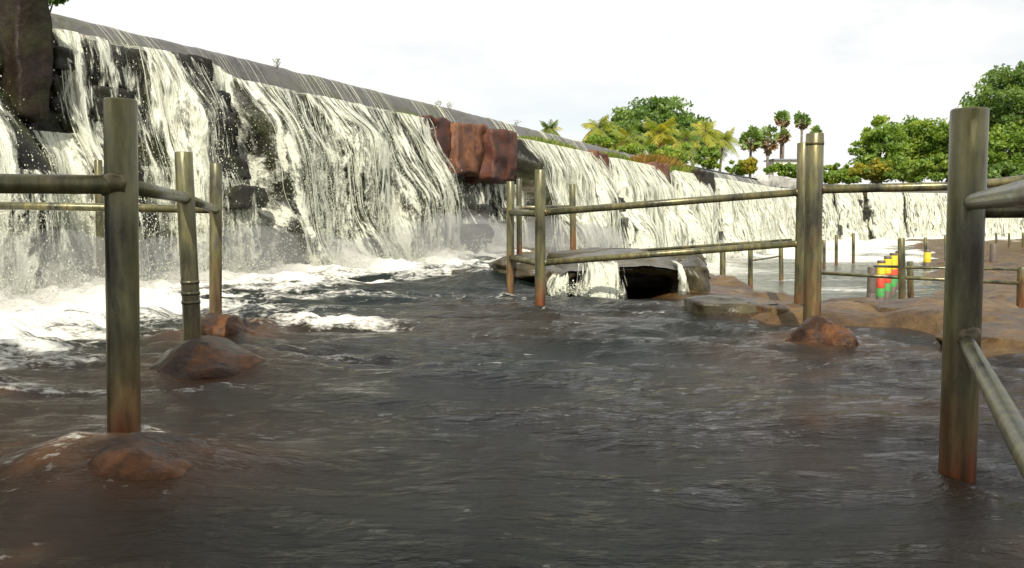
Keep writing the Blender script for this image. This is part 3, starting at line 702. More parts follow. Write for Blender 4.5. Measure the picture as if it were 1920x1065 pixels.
# ---------------------------------------------------------------- splash at the foot and loose foam on the pool
def droplet_mesh(C, rr, stretch=1.2):
    o6 = np.array([[1, 0, 0], [-1, 0, 0], [0, 1, 0], [0, -1, 0], [0, 0, stretch], [0, 0, -stretch]], float)
    V = C[:, None, :] + o6[None] * rr[:, None, None]
    f8 = np.array([[0, 2, 4], [2, 1, 4], [1, 3, 4], [3, 0, 4], [2, 0, 5], [1, 2, 5], [3, 1, 5], [0, 3, 5]])
    return V, (np.arange(len(C))[:, None, None] * 6 + f8[None]).reshape(-1, 3)
K = 26000
ss = r3.uniform(-5, 17, K); gt = fbm(ss * 1.1, 0 * ss, 2.0, 3)
h = np.abs(r3.normal(0, 0.16, K)) * (1 + 0.6 * gt); nn = 1.65 + seg_off(ss) * 0.9 + r3.normal(0.25, 0.35, K)
V, F = droplet_mesh(W(ss, nn, h + 0.05), 0.003 + 0.008 * r3.random(K) ** 3)
o = obj('splash_spray', mesh_np('splash_spray', V, F), M['white'], kind='stuff', label='fine white spray hanging along the foot of the weir', category='spray')

mm, mnt, mout = new_mat('spray_mist')
mv = nd(mnt, 'ShaderNodeVolumePrincipled'); mv.inputs['Color'].default_value = (0.97, 0.97, 0.95, 1); mv.inputs['Density'].default_value = 0.42; mv.inputs['Anisotropy'].default_value = 0.2
mnt.links.new(mv.outputs[0], mout.inputs['Volume'])
ms = np.linspace(-5, 19, 90); mr = 0.55 * sstep(-5, -4, ms) * sstep(19, 16.5, ms) * (1 + 0.45 * fbm(ms * 0.6, 0 * ms, 4.0, 3)) + 0.001
th = np.arange(18) / 18 * 2 * math.pi
mn = 2.1 + seg_off(ms)[:, None] * 0.6 + mr[:, None] * 1.3 * np.cos(th)[None] ; mz = 0.12 + mr[:, None] * np.sin(th)[None] * (1 + 0.25 * fbm(ms[:, None] * 1.2, np.cos(th)[None] * 1.5, 2.0, 3))
Vm = W(ms[:, None] + 0 * mn, mn, mz)
ii = np.arange(89)[:, None] * 18; jj = np.arange(18)[None]; j2_ = (jj + 1) % 18
obj('mist', mesh_np('mist', Vm, np.stack([ii + jj, ii + 18 + jj, ii + 18 + j2_, ii + j2_], -1).reshape(-1, 4)), mm, kind='stuff', label='soft white mist hanging along the foot of the near falls', category='mist')

# ---------------------------------------------------------------- rocks in the pool
rock_labels = ['low brown rock just breaking the water before the nearest left post', 'smooth wet brown rock at the foot of the second left post', 'dark wet rock at the foot of the third left post', 'rusty brown rock at the foot of the middle post pair']
for (c, r, h, sd), lab in zip(mounds, rock_labels):
    V, F = rock_mesh((c[0], c[1], h - 0.3), (r[0] * 2, r[1] * 2, 0.62), sd * 5, 4, 0.16 if sd < 3 else 0.24, 0.3 * sd, 0.15)
    t = obj('rock', mesh_np('rock', V - np.array([c[0], c[1], 0]), F), M['mound'], label=lab, category='rock', group='rocks in the pool'); t.location = (c[0], c[1], 0)
slab_c = at_z(1362, 590)
V, F = rock_mesh((0, 0, -0.06), (0.72, 0.55, 0.36), 91, 4, 0.2, 0.1, 0.5)
t = obj('rock', mesh_np('rock', V, F), M['ledge'], label='flat topped brown stone right of the undercut ledge', category='rock', group='rocks in the pool'); t.location = (slab_c[0] + 0.05, slab_c[1] + 0.12, 0)
for i, (px, py, sz, lab) in enumerate([(1740, 590, (1.3, 0.9, 0.35), 'low tan rock behind the right post'), (1470, 592, (0.5, 0.4, 0.3), 'small grey rock left of the middle post pair'), (1900, 640, (1.2, 0.8, 0.3), 'brown rock at the right edge of the pool'), (1590, 588, (0.8, 0.5, 0.25), 'low orange brown rock right of the middle post pair')]):
    c = at_z(px, py); V, F = rock_mesh((0, 0, -0.05), sz, 95 + i, 4, 0.2, 0.4 * i, 0.4)
    t = obj('rock', mesh_np('rock', V, F), M['bed'], label=lab, category='rock', group='rocks in the pool'); t.location = (c[0], c[1], 0)

# undercut ledge with dark openings
lb = at_z(1175, 560)
ledge = thing('rock_ledge', 'wet undercut rock ledge with two dark openings below the middle railing', 'rock ledge', (lb[0], lb[1], 0))
def lrock(px, py, Yd, size, seed, boxy=0.6, name='boulder', rough=0.2, rot=0.0):
    c = at(px, py, Yd); V, F = rock_mesh(c, size, seed, 4, rough, rot, boxy); return part(name, V, F, M['ledge'], ledge)
gu, gv = np.meshgrid(np.linspace(-1, 1, 70), np.linspace(-1, 1, 50), indexing='ij')
xl = 1.30 + gu * 0.90 + 0.05 * fbm(gv * 2, gu * 2, 4.0, 3); yl = 10.35 + gv * 1.0 + 0.10 * fbm(gu * 3, gv * 1.5, 7.0, 3)
topz = 0.42 * np.clip(1 - np.abs(gu) ** 3.2, 0, 1) ** 0.5 * (0.80 + 0.2 * sstep(-1, 0.1, gv)) - 0.05 * np.clip(-gv - 0.8, 0, 1) * 5 * 0.35 + 0.05 * fbm(xl * 2.2, yl * 2.2, 2.0, 4)
topz = np.where(np.abs(gu) > 0.985, -0.3, topz)
thick = 0.13 + 0.5 * sstep(0.62, 0.9, np.abs(gu)) + 0.03 * fbm(xl * 3, yl * 3, 9.0, 3) + 0.35 * sstep(0.0, 0.6, gv)
botz = topz - np.clip(thick, 0.08, 2) * np.clip((1 - gv ** 8) * 1.0 + 0.15, 0, 1)
edge_ = lambda A_, B_: (np.concatenate([A_.reshape(-1, 3), B_.reshape(-1, 3)]))
Vt = np.stack([xl, yl, topz], -1); Vb = np.stack([xl, yl + 0.03, botz], -1)
F0 = grid_faces(70, 50); n0_ = 3500
rimi = np.concatenate([np.arange(70) * 50, 69 * 50 + np.arange(1, 50), np.arange(68, -1, -1) * 50 + 49, np.arange(48, 0, -1)])
r2i = np.roll(rimi, -1)
Fs_ = np.stack([rimi, r2i, r2i + n0_, rimi + n0_], 1)
part('ledge_slab', edge_(Vt, Vb), np.concatenate([F0, F0[:, ::-1] + n0_, Fs_]), M['ledge'], ledge)
lrock(1290, 538, 9.7, (0.34, 0.9, 0.56), 32, 0.4)
lrock(1125, 540, 9.75, (0.34, 0.7, 0.40), 33, 0.4)
lrock(1035, 532, 9.8, (0.30, 0.8, 0.36), 34, 0.4)
lrock(1170, 520, 10.9, (1.9, 0.5, 0.6), 35, 0.6)
lrock(1035, 505, 12.0, (1.6, 1.3, 0.36), 36, 0.3)
lrock(905, 522, 13.0, (0.9, 0.8, 0.26), 37, 0.3)
sp = thing('waterfall', 'small white spill pouring over the undercut rock ledge', 'waterfall', (lb[0], lb[1], 0))
for lay in range(3):
    for px0, px1, cv, dx_ in ((1040, 1070, 0.52, -0.10), (1082, 1164, 0.56, 0.0), (1263, 1273, 0.5, 0.02)):
        xa = at(px0, 508, 9.5)[0]; xb_ = at(px1, 508, 9.5)[0]; ux = np.linspace(0, 1, 34)[:, None]; uf = np.linspace(0, 1, 22)[None, :]
        xx = xa + (xb_ - xa) * ux; lip = 0.345 + 0.035 * fbm(xx * 5, 0 * xx, 2.0, 3) - 0.10 * (px0 < 1050)
        run = np.clip(uf / 0.35, 0, 1); dr = np.clip((uf - 0.35) / 0.65, 0, 1)
        yy = 9.85 - 0.48 * run - (0.13 + 0.05 * lay + 0.07 * fbm(xx * 4, 0 * xx, 5.0, 3)) * np.sqrt(dr); zq = lip + 0.035 * (1 - run) + 0.006 * lay - (lip + 0.07) * dr ** 1.4
        xs_ = xx + dx_ * uf + (0.10 * (ux - 0.5) + 0.04 * fbm(xx * 6, uf * 2, 1.0 + lay, 3)) * dr
        Vp = np.stack([xs_ + 0 * yy, yy + 0 * xs_, zq + 0 * xs_], -1)
        ed = np.sin(np.pi * np.clip(ux, 0.02, 0.98)) ** 0.4
        cvv = cv - 0.05 * lay - 0.45 * (1 - ed) - 0.5 * sstep(0.3, 0.0, uf) + 0 * yy
        part('water_sheet', Vp, grid_faces(34, 22), M['sheet'], sp, attrs={'along': xx * 2.2 + 0 * yy, 'fall': uf * 0.9 + 0 * xx, 'cover': cvv, 'low': 0.6 * dr + 0 * xx, 'layer': np.full(yy.shape, 3.1 + 4 * lay)})
K = 900; px = r3.uniform(1040, 1165, K); C = np.array([at(p, 545, 9.25) for p in px]); C[:, 1] += r3.normal(0, 0.09, K); C[:, 2] = 0.02 + np.abs(r3.normal(0, 0.06, K))
V, F = droplet_mesh(C, 0.003 + 0.009 * r3.random(K) ** 3); part('spray_droplets', V, F, M['white'], sp, kind='stuff')

# ---------------------------------------------------------------- railings
def pipe(path, rad, name, parent, foot=None, sides=20):
    V, F = tube(path, rad, sides)
    z = V[:, 2]; f = np.zeros(len(V)) if foot is None else 1 - np.clip((z - foot) / 0.55, 0, 1)
    return part(name, V, F, M['pipe'], parent, attrs={'foot': f})
def post(parent, bx, by, tx, ty, rad, z=-0.0, depth=None, name='post'):
    """an open-ended pipe from the bed to its top; (bx, by) is where it leaves the water"""
    b = at_z(bx, by, z) if depth is None else at(bx, by, depth)
    t = at(tx, ty, b[1]); d = t - b; L = np.linalg.norm(d); d = d / L
    h = np.array([-0.45, 0.0, 0.3 * L, 0.62 * L, L - 0.006, L, L, L - 0.10, L - 0.10]); rr = np.array([rad, rad * 1.01, rad, rad * 0.995, rad, rad - 0.004, rad - 0.011, rad - 0.012, 0.0005])
    P = b[None] + d[None] * h[:, None]; th = np.arange(24) / 24 * 2 * math.pi
    a = np.cross(d, (0, 1, 0)); a /= np.linalg.norm(a); c = np.cross(d, a)
    V = P[:, None, :] + rr[:, None, None] * (np.cos(th)[None, :, None] * a + np.sin(th)[None, :, None] * c)
    i = np.arange(len(h) - 1)[:, None] * 24; j = np.arange(24)[None]; j2 = (j + 1) % 24
    F = np.stack([i + j, i + j2, i + 24 + j2, i + 24 + j], -1).reshape(-1, 4)
    f = 1 - np.clip((V.reshape(-1, 3)[:, 2] - b[2]) / 0.6, 0, 1)
    part(name, V, F, M['pipe'], parent, attrs={'foot': f})
    return b, t
def on(bt, py):       # the point of a post seen at height py
    b, t = bt; pb, pt = proj(b)[1], proj(t)[1]; k = (py - pb) / (pt - pb); return b + (t - b) * k

def weld(p, q, post_r, rail_r, parent):
    """a bead of weld where a rail leaves a post"""
    p, q = np.asarray(p, float), np.asarray(q, float); d = (q - p) / np.linalg.norm(q - p); a = post_r / max(0.35, math.hypot(d[0], d[1]))
    h = np.array([a - 0.012, a - 0.004, a + 0.006, a + 0.014]); V, F = tube(p[None] + d[None] * h[:, None], np.array([1.0, 1.2, 1.16, 1.0]) * rail_r, 18)
    V = V + 0.0025 * np.stack([vn(V[:, 0] * 90, V[:, 1] * 90, V[:, 2] * 90 + i) for i in range(3)], 1)
    part('weld', V, F, M['pipe'], parent, attrs={'foot': np.full(len(V), 0.45)})
left = thing('railing', 'thick steel pipe railing with three tall posts at the left', 'railing', tuple(at_z(232, 820)), 'pipe railings')
A = post(left, 233, 822, 226, 186, 0.062)
B = post(left, 363, 668, 344, 285, 0.054)
Cc = post(left, 404, 604, 405, 306, 0.050)
G = post(left, 190, 540, 184, 300, 0.045)
pA, pB, pC = on(A, 343), on(B, 370), on(Cc, 392)
pipe([pA + [0.03, -0.03, 0], pA + [-1.2, -0.42, 0.0], pA + [-2.6, -0.95, 0]], 0.037, 'rail', left)
pipe([pA, pB], 0.033, 'rail', left); pipe([pB, pC], 0.031, 'rail', left)
gG = on(G, 386); gG = np.array([gG[0], pC[1] + 0.05, pC[2] + 0.02])
pipe([pC, pC + [-1.6, 0.02, 0.03], pC + [-4.2, 0.05, 0.05]], 0.033, 'rail', left)
V, F = rock_mesh(on(A, 338) + np.array([0.0, -0.06, 0.0]), (0.08, 0.04, 0.06), 3, 3, 0.1, 0, 0.1); part('weld_bead', V, F, M['pipe'], left, attrs={'foot': np.full(len(V), 0.2)})
weld(pA, pA + [-1.2, -0.42, 0], 0.062, 0.037, left); weld(pA, pB, 0.062, 0.033, left); weld(pB, pA, 0.054, 0.033, left); weld(pB, pC, 0.054, 0.031, left); weld(pC, pB, 0.05, 0.031, left)
for py in (527, 548, 565):
    c0, c1 = on(B, py + 3), on(B, py - 3); pipe([c0, c1], 0.0575, 'collar', left)

mid_r = thing('railing', 'two rail pipe railing above the undercut ledge in the middle', 'railing', tuple(at_z(1010, 572)), 'pipe railings')
D1 = post(mid_r, 1013, 574, 1013, 318, 0.052)
Dz = post(mid_r, 957, 556, 957, 340, 0.042)
D2 = post(mid_r, 974, 500, 973, 335, 0.042, depth=12.6)
D3 = post(mid_r, 1075, 488, 1073, 345, 0.048, depth=13.0)
E2 = post(mid_r, 1500, 580, 1506, 268, 0.054)
E1 = post(mid_r, 1522, 618, 1528, 250, 0.066)
pipe([on(D1, 398), on(E2, 359)], 0.034, 'rail', mid_r); pipe([on(D1, 492), on(E2, 455)], 0.031, 'rail', mid_r)
pipe([on(Dz, 398), on(D1, 400)], 0.032, 'rail', mid_r); pipe([on(Dz, 482), on(D1, 494)], 0.030, 'rail', mid_r)
pipe([on(D2, 389), on(D3, 388)], 0.03, 'rail', mid_r); pipe([on(D2, 478), on(D3, 477)], 0.03, 'rail', mid_r)
pipe([on(Dz, 396), on(D2, 389)], 0.03, 'rail', mid_r); pipe([on(D3, 477), on(E2, 452) + [0, 0.3, 0]], 0.02, 'rail', mid_r)
e = on(E1, 354); pipe([e, e + [1.2, 0.02, 0.03], at(1960, 331, e[1])], 0.033, 'rail', mid_r)
for y1_, y2_, rr_ in ((398, 359, 0.034), (492, 455, 0.031)):
    weld(on(D1, y1_), on(E2, y2_), 0.052, rr_, mid_r); weld(on(E2, y2_), on(D1, y1_), 0.054, rr_, mid_r)
weld(e, e + [1.2, 0.02, 0.03], 0.066, 0.033, mid_r)
c0, c1 = on(E1, 272), on(E1, 264); pipe([c0, c1], 0.0685, 'collar', mid_r)

right = thing('railing', 'tall dark pipe post with rails running towards the viewer at the right', 'railing', tuple(at_z(1795, 875)), 'pipe railings')
Fp = post(right, 1795, 878, 1818, 204, 0.060)
f1 = on(Fp, 374); f2 = on(Fp, 632)
dirn = at_z(1924, 846, f2[2])[:2] - f2[:2]
pipe([f1 + [0, -0.03, 0], np.array([*(f1[:2] + dirn), f1[2]]), np.array([*(f1[:2] + dirn * 1.9), f1[2]])], 0.027, 'rail', right)
pipe([f2 + [0, -0.03, 0], np.array([*(f2[:2] + dirn), f2[2]]), np.array([*(f2[:2] + dirn * 1.9), f2[2]])], 0.026, 'rail', right)
f3 = on(Fp, 389); pipe([f3, f3 + [1.6, 0.55, 0.0], f3 + [3.4, 1.2, 0]], 0.028, 'rail', right)
V, F = rock_mesh(on(Fp, 625) + np.array([0, -0.03, 0]), (0.07, 0.08, 0.08), 5, 3, 0.08, 0, 0.2); part('collar', V, F, M['pipe'], right, attrs={'foot': np.full(len(V), 0.5)})

far_r = thing('railing', 'low thin pipe railing across the lower pool, behind the right post', 'railing', tuple(at(1690, 580, 13.5)), 'pipe railings')
H1 = post(far_r, 1692, 582, 1690, 447, 0.055, depth=13.5); H2 = post(far_r, 1708, 575, 1706, 490, 0.05, depth=14.2); H3 = post(far_r, 1915, 560, 1916, 500, 0.07, depth=13.6)
H0 = post(far_r, 1528, 570, 1529, 500, 0.05, depth=14.5)
pipe([on(H0, 511), on(H1, 520)], 0.03, 'rail', far_r); pipe([on(H1, 520), on(H3, 531)], 0.03, 'rail', far_r)
pipe([at(1640, 499, 14.6), on(H1, 500)], 0.022, 'rail', far_r); pipe([on(H1, 501), on(H3, 505)], 0.022, 'rail', far_r)

def lone_post(px, y0, y1, rad, label, depth):
    t = thing('post', label, 'post', tuple(at(px, y0, depth)), 'thin posts standing in the lower pool')
    post(t, px, y0, px, y1, rad, depth=depth, name='pole'); return t
low_r = thing('railing', 'short posts joined by one thin rail, under the middle railing', 'railing', tuple(at(1405, 540, 26)), 'pipe railings')
L1 = post(low_r, 1355, 560, 1355, 462, 0.075, depth=22.5); L2 = post(low_r, 1407, 540, 1407, 460, 0.075, depth=26); L3 = post(low_r, 1465, 530, 1464, 458, 0.075, depth=29)
pipe([on(L2, 489), on(L3, 480)], 0.03, 'rail', low_r)
for px, y0, y1, lab in ((1545, 503, 450, 'thin post standing closest to the middle post pair, in white foam'), (1568, 496, 440, 'thin post standing second right of the middle post pair'), (1600, 494, 437, 'thin post standing left of the yellow bollards'), (1735, 497, 445, 'thin post behind the lone yellow bollard'), (1773, 494, 440, 'thin post just left of the tall right post'), (1868, 462, 437, 'thin far post right of the tall right post'), (1892, 466, 437, 'thin far post second right of the tall right post'), (1918, 466, 436, 'thin far post at the right edge')):
    lone_post(px, y0, y1, 0.07, lab, 2.3 * FPX / (y0 - 400) if y0 > 480 else 56)

# painted bollards on the far side of the lower pool
def bollard(px, y0, y1, wpx, depth, label, bands):
    b = at(px, y0, depth); t = thing('bollard', label, 'bollard', tuple(b), 'painted concrete bollards')
    H = (y0 - y1) / FPX * depth; r_ = wpx / FPX * depth / 2
    z0 = -0.3
    for nm, mt, k0, k1, rr in bands:
        za, zb_ = (H * k0 if k0 > 0 else z0), H * k1
        V, F = tube(np.array([[b[0], b[1], b[2] + za], [b[0], b[1], b[2] + za + 0.01], [b[0], b[1], b[2] + zb_ - 0.015], [b[0], b[1], b[2] + zb_]]), np.array([0.99, 1, 1, 0.95]) * r_ * rr, 18)
        part(nm, V, F, M[mt], t)
bnd = [('base', 'concrete', 0, 0.08, 1.0), ('green_band', 'green', 0.08, 0.3, 0.99), ('red_band', 'red', 0.3, 0.55, 1.0), ('yellow_band', 'yellow', 0.55, 0.93, 0.99), ('top', 'concrete', 0.93, 1.0, 0.96)]
bollard(1633, 570, 500, 16, 19.5, 'plain dark brown concrete bollard at the near end of the row', [('base', 'concrete', 0, 0.3, 1.05), ('shaft', 'concrete', 0.3, 1.0, 1.0)])
bollard(1650, 562, 488, 15, 20.5, 'nearest yellow bollard with red and green bands', bnd)
bollard(1662, 552, 480, 14, 22.0, 'second yellow bollard in the painted row', bnd)
bollard(1673, 543, 474, 14, 24.0, 'third yellow bollard in the painted row', bnd)
bollard(1683, 534, 470, 13, 26.0, 'farthest yellow bollard in the painted row', bnd)
bollard(1738, 499, 470, 13, 36.0, 'lone yellow bollard standing apart right of the row', [('base', 'concrete', 0, 0.25, 1.0), ('yellow_band', 'yellow', 0.25, 0.9, 0.99), ('top', 'concrete', 0.9, 1.0, 0.96)])
bollard(1862, 489, 457, 13, 38.0, 'dark plain bollard right of the tall right post', [('shaft', 'concrete', 0, 1.0, 1.0)])

# ---------------------------------------------------------------- foliage
def leaf_cloud(C, size, rg, aspect=0.55, up=0.35):
    n = len(C); d = rg.normal(0, 1, (n, 3)); d /= np.linalg.norm(d, axis=1, keepdims=True)
    e = rg.normal(0, 1, (n, 3)); e -= (e * d).sum(1, keepdims=True) * d; e /= np.linalg.norm(e, axis=1, keepdims=True)
    s = size * rg.uniform(0.6, 1.3, (n, 1))
    V = np.stack([C - d * s, C - e * s * aspect, C + d * s, C + e * s * aspect], 1)
    return V.reshape(-1, 3), np.arange(n * 4).reshape(-1, 4)
def broadleaf(name, label, base, crown, radii, n, leaf, mat, seed, group, trunk_r=0.3, clumps=60, cat='tree'):
    """base: foot of the trunk; crown: centre of the crown"""
    rg = np.random.default_rng(seed); base = np.asarray(base, float); crown = np.asarray(crown, float); radii = np.asarray(radii, float)
    t = thing(name, label, cat, tuple(base), group)
    d = rg.normal(0, 1, (clumps, 3)); d /= np.linalg.norm(d, axis=1, keepdims=True)
    rr = rg.uniform(0.35, 1.0, (clumps, 1)) ** 0.6
    lump = 1 + 0.28 * fbm(d[:, 0] * 1.8 + seed, d[:, 1] * 1.8, d[:, 2] * 1.8, 3)
    cc = crown + d * rr * radii * lump[:, None] * 0.88
    cs = radii.mean() * rg.uniform(0.14, 0.30, clumps)
    which = rg.integers(0, clumps, n)
    g = rg.normal(0, 1, (n, 3)); g /= np.linalg.norm(g, axis=1, keepdims=True); g *= rg.random((n, 1)) ** 0.45
    C = cc[which] + g * cs[which][:, None] * np.array([1.15, 1.15, 0.75])
    V, F = leaf_cloud(C, leaf, rg)
    tint = np.clip(rg.uniform(0, 1, clumps)[which] * 0.55 + rg.uniform(0, 0.45, n), 0, 1)
    part('crown', V, F, M[mat], t, smooth=False, attrs={'tint': np.repeat(tint, 4)})
    if trunk_r > 0:
        fork = base + (crown - base) * 0.55
        ps = [tube([base - [0, 0, 0.3], base + (fork - base) * 0.5 + rg.normal(0, trunk_r, 3) * [1, 1, 0], fork], [trunk_r * 1.3, trunk_r, trunk_r * 0.75], 10)]
        for k in rg.choice(clumps, min(9, clumps), replace=False):
            m = (fork + cc[k]) / 2 + [0, 0, 0.15 * radii[2]]; ps.append(tube([fork - [0, 0, 0.2], m, cc[k]], [trunk_r * 0.5, trunk_r * 0.3, trunk_r * 0.1], 6))
        V, F = merge(ps); part('trunk', V, F, M['bark'], t)
    return t
def tree_px(name, label, px, py, rx, ry, Yd, n, leaf, mat, seed, group, zfoot=3.8, trunk_r=0.3, clumps=60, cat='tree'):
    c = at(px, py, Yd); k = Yd / FPX
    return broadleaf(name, label, (c[0], c[1], zfoot), c, (rx * k, rx * k * 0.9, ry * k), n, leaf, mat, seed, group, trunk_r, clumps, cat)

def coconut(label, px, py, rpx, Yd, seed, tintc=0.45):
    rg = np.random.default_rng(seed); c = at(px, py, Yd); R = rpx * Yd / FPX
    base = np.array([c[0] + rg.normal(0, 0.6), c[1], 3.7]); t = thing('coconut_palm', label, 'palm tree', tuple(base), 'coconut palms behind the weir')
    V, F = tube([base, base * 0.5 + c * 0.5 + [rg.normal(0, 0.4), 0, 0], c], [0.26, 0.19, 0.15], 8); part('trunk', V, F, M['bark'], t)
    Vs, Fs, tn, st = [], [], [], []
    for k in range(24):
        az = k * 2.399 + rg.normal(0, 0.15); el = rg.uniform(-0.35, 1.25); L = R * rg.uniform(0.95, 1.25)
        u = np.linspace(0, 1, 9)[:, None]; hd = np.array([math.cos(az), math.sin(az), 0])
        droop = 0.55 + 0.4 * (1 - el)
        p = c + hd * L * u * math.cos(el * 0.8) * (1 - 0.12 * u) + np.array([0, 0, 1]) * L * (math.sin(el) * u - droop * u ** 2 * 0.75)
        st.append(tube(p, np.linspace(0.05, 0.015, 9), 4))
        side = np.array([-hd[1], hd[0], 0]); tv = np.clip(tintc + rg.normal(0, 0.18), 0, 1)
        if el < -0.15: tv = min(1, tv + 0.22)
        for v in np.linspace(0.14, 1.0, 15):
            q = np.array([np.interp(v, u[:, 0], p[:, i]) for i in range(3)]); q2 = np.array([np.interp(min(v + 0.06, 1), u[:, 0], p[:, i]) for i in range(3)])
            ll = L * 0.34 * math.sin(math.pi * min(1, v * 0.85 + 0.12)) + 0.1
            for sg_ in (-1, 1):
                tip = q + side * sg_ * ll * 0.75 + (q2 - q) * 1.6 + np.array([0, 0, -ll * rg.uniform(0.35, 0.75)])
                w = (q2 - q) * 0.75; i0 = len(Vs); Vs += [q, q + w, tip + w * 0.2, tip - w * 0.2]; Fs.append([i0, i0 + 1, i0 + 2, i0 + 3]); tn += [tv] * 4
    part('fronds', np.array(Vs), np.array(Fs), M['leaf_palm'], t, smooth=False, attrs={'tint': np.array(tn)})
    V, F = merge(st); part('frond_stems', V, F, M['bark'], t)
    return t
def palmyra(label, px, py, rpx, Yd, seed, dead=0.25, foot_px=None, stretch=1.0):
    rg = np.random.default_rng(seed); c = at(px, py, Yd); R = rpx * Yd / FPX
    base = np.array([c[0] + (0 if foot_px is None else (foot_px - px) * Yd / FPX), c[1], 3.7]); t = thing('palmyra_palm', label, 'palm tree', tuple(base), 'palmyra palms behind the weir')
    V, F = tube([base, base * 0.5 + c * 0.5, c], [0.24, 0.2, 0.19], 8); part('trunk', V, F, M['bark'], t)
    Vs, Fs, tn = [], [], []
    for k in range(46):
        az = k * 2.399; sz = 1 - 2 * (k + 0.5) / 46 + rg.normal(0, 0.05); sz = max(-1, min(1, sz)); cz_ = math.sqrt(max(0, 1 - sz * sz))
        d = np.array([cz_ * math.cos(az), cz_ * math.sin(az), sz * stretch]); L = R * rg.uniform(0.25, 0.66)
        o = c + d * L; f = R * rg.uniform(0.34, 0.48)
        a = np.cross(d, rg.normal(0, 1, 3)); a /= np.linalg.norm(a); dd = d / np.linalg.norm(d)
        tv = 0.35 + rg.normal(0, 0.15) if sz > -1 + 2 * dead else 0.97
        i0 = len(Vs); Vs.append(o); tn.append(tv)
        m = 11; ang = np.linspace(-1.9, 1.9, m)
        for j, w in enumerate(ang):
            Vs.append(o + f * (math.cos(w) * dd + math.sin(w) * a) * (1.0 if j % 2 == 0 else 0.72) + np.cross(dd, a) * f * 0.12 * (j % 2)); tn.append(tv)
        Fs += [[i0, i0 + 1 + j, i0 + 2 + j] for j in range(m - 1)]
        b0 = len(Vs); w = a * 0.05; Vs += [c - w, c + w, o]; tn += [tv] * 3; Fs.append([b0, b0 + 1, b0 + 2])
    part('fan_leaves', np.array(Vs), np.array(Fs), M['leaf_fan'], t, smooth=False, attrs={'tint': np.clip(np.array(tn), 0, 1)})
    return t

GT = 'trees behind the weir'
tree_px('broadleaf_tree', 'big dark round tree rising behind the coconut palms', 1222, 228, 88, 48, 150, 9000, 0.42, 'leaf_dark', 1, GT, trunk_r=0.5, clumps=90)
tree_px('broadleaf_tree', 'dark tree half hidden between the leftmost coconut palms', 1160, 262, 55, 38, 140, 4500, 0.4, 'leaf_dark', 2, GT, clumps=40)
tree_px('broadleaf_tree', 'dark tree at the right of the coconut palms', 1300, 262, 55, 40, 142, 4500, 0.4, 'leaf_dark', 3, GT, clumps=40)
for i, (px, py, r_, Yd, tc, lab) in enumerate([(1030, 243, 24, 150, 0.3, 'lone coconut palm peeping over the crest, far left of the others'), (1122, 240, 36, 118, 0.5, 'leftmost palm of the coconut grove with yellowing fronds'), (1178, 262, 36, 112, 0.35, 'low green coconut palm second from the left of the grove'),
        (1238, 250, 42, 116, 0.75, 'coconut palm with brownish drooping fronds in the middle of the grove'), (1286, 262, 34, 110, 0.4, 'low coconut palm right of the brownish one'), (1322, 248, 36, 120, 0.55, 'tall coconut palm near the right of the grove'), (1357, 262, 30, 124, 0.6, 'rightmost coconut palm of the grove')]):
    coconut(lab, px, py, r_ * 1.12, Yd, 30 + i, min(tc, 0.55))
for i, (px, py, r_, Yd, dead, st_, lab) in enumerate([(1408, 262, 27, 132, 0.22, 1.1, 'leftmost palmyra palm, full and green'), (1440, 262, 24, 136, 0.5, 1.45, 'palmyra palm with a brown skirt of dead fans'), (1466, 222, 19, 142, 0.3, 1.1, 'tallest palmyra palm with a brownish lower crown'), (1469, 256, 17, 140, 0.6, 1.0, 'brownish palmyra palm just below the tallest one'),
        (1504, 226, 19, 140, 0.2, 1.1, 'palmyra palm rising behind the thinner middle post'), (1530, 248, 14, 142, 0.2, 1.0, 'small palmyra palm behind the thicker middle post')]):
    palmyra(lab, px, py, r_, Yd, 50 + i, dead, None, st_)
GS = 'bushes behind the weir'
for i, (px, py, rx, ry, Yd, n, mt, lab) in enumerate([(1120, 279, 40, 24, 100, 2600, 'leaf_mid', 'green bush under the leftmost palms of the grove'), (1190, 290, 44, 24, 96, 2600, 'leaf_mid', 'green bush under the middle of the coconut grove'), (1262, 294, 44, 24, 92, 2600, 'leaf_mid', 'green bush under the brownish coconut palm'), (1330, 297, 30, 24, 92, 2200, 'leaf_mid', 'green bush at the right end of the grove'),
        (1385, 314, 26, 18, 96, 1400, 'leaf_mid', 'dull green bush left of the yellow bush'), (1406, 311, 20, 17, 94, 1500, 'leaf_yellow', 'bright yellow bush under the palmyra palms'), (1478, 321, 44, 19, 96, 2600, 'leaf_mid', 'green bush left of the thinner middle post'), (1562, 324, 36, 18, 96, 2200, 'leaf_mid', 'pale green bush right of the middle post pair')]):
    tree_px('bush', lab, px, py, rx, ry, Yd, n, 0.22, mt, 70 + i, GS, zfoot=3.9, trunk_r=0.08, clumps=24, cat='bush')
GR = 'trees on the right bank'
for i, (px, py, rx, ry, Yd, n, mt, lab) in enumerate([(1652, 285, 56, 60, 92, 9000, 'leaf_mid', 'round green tree at the left end of the right bank trees'), (1714, 282, 60, 60, 96, 9000, 'leaf_mid', 'green tree second from the left on the right bank'), (1775, 284, 54, 58, 94, 8000, 'leaf_mid', 'darker tree just left of the tall right post'),
        (1812, 240, 44, 46, 98, 4000, 'leaf_dark', 'tall tree partly hidden by the top of the right post'), (1905, 198, 84, 92, 84, 13000, 'leaf_dark', 'tallest tree at the upper right edge'), (1885, 285, 70, 64, 82, 9000, 'leaf_mid', 'bushy tree below the tallest tree at the right'), (1990, 240, 80, 110, 84, 5000, 'leaf_dark', 'tree leaning in from beyond the right edge'), (1848, 232, 52, 58, 88, 6000, 'leaf_mid', 'tree filling the gap right of the top of the right post')]):
    tree_px('broadleaf_tree', lab, px, py, rx, ry, Yd, n, 0.22, mt, 90 + i, GR, trunk_r=0.35, clumps=110)
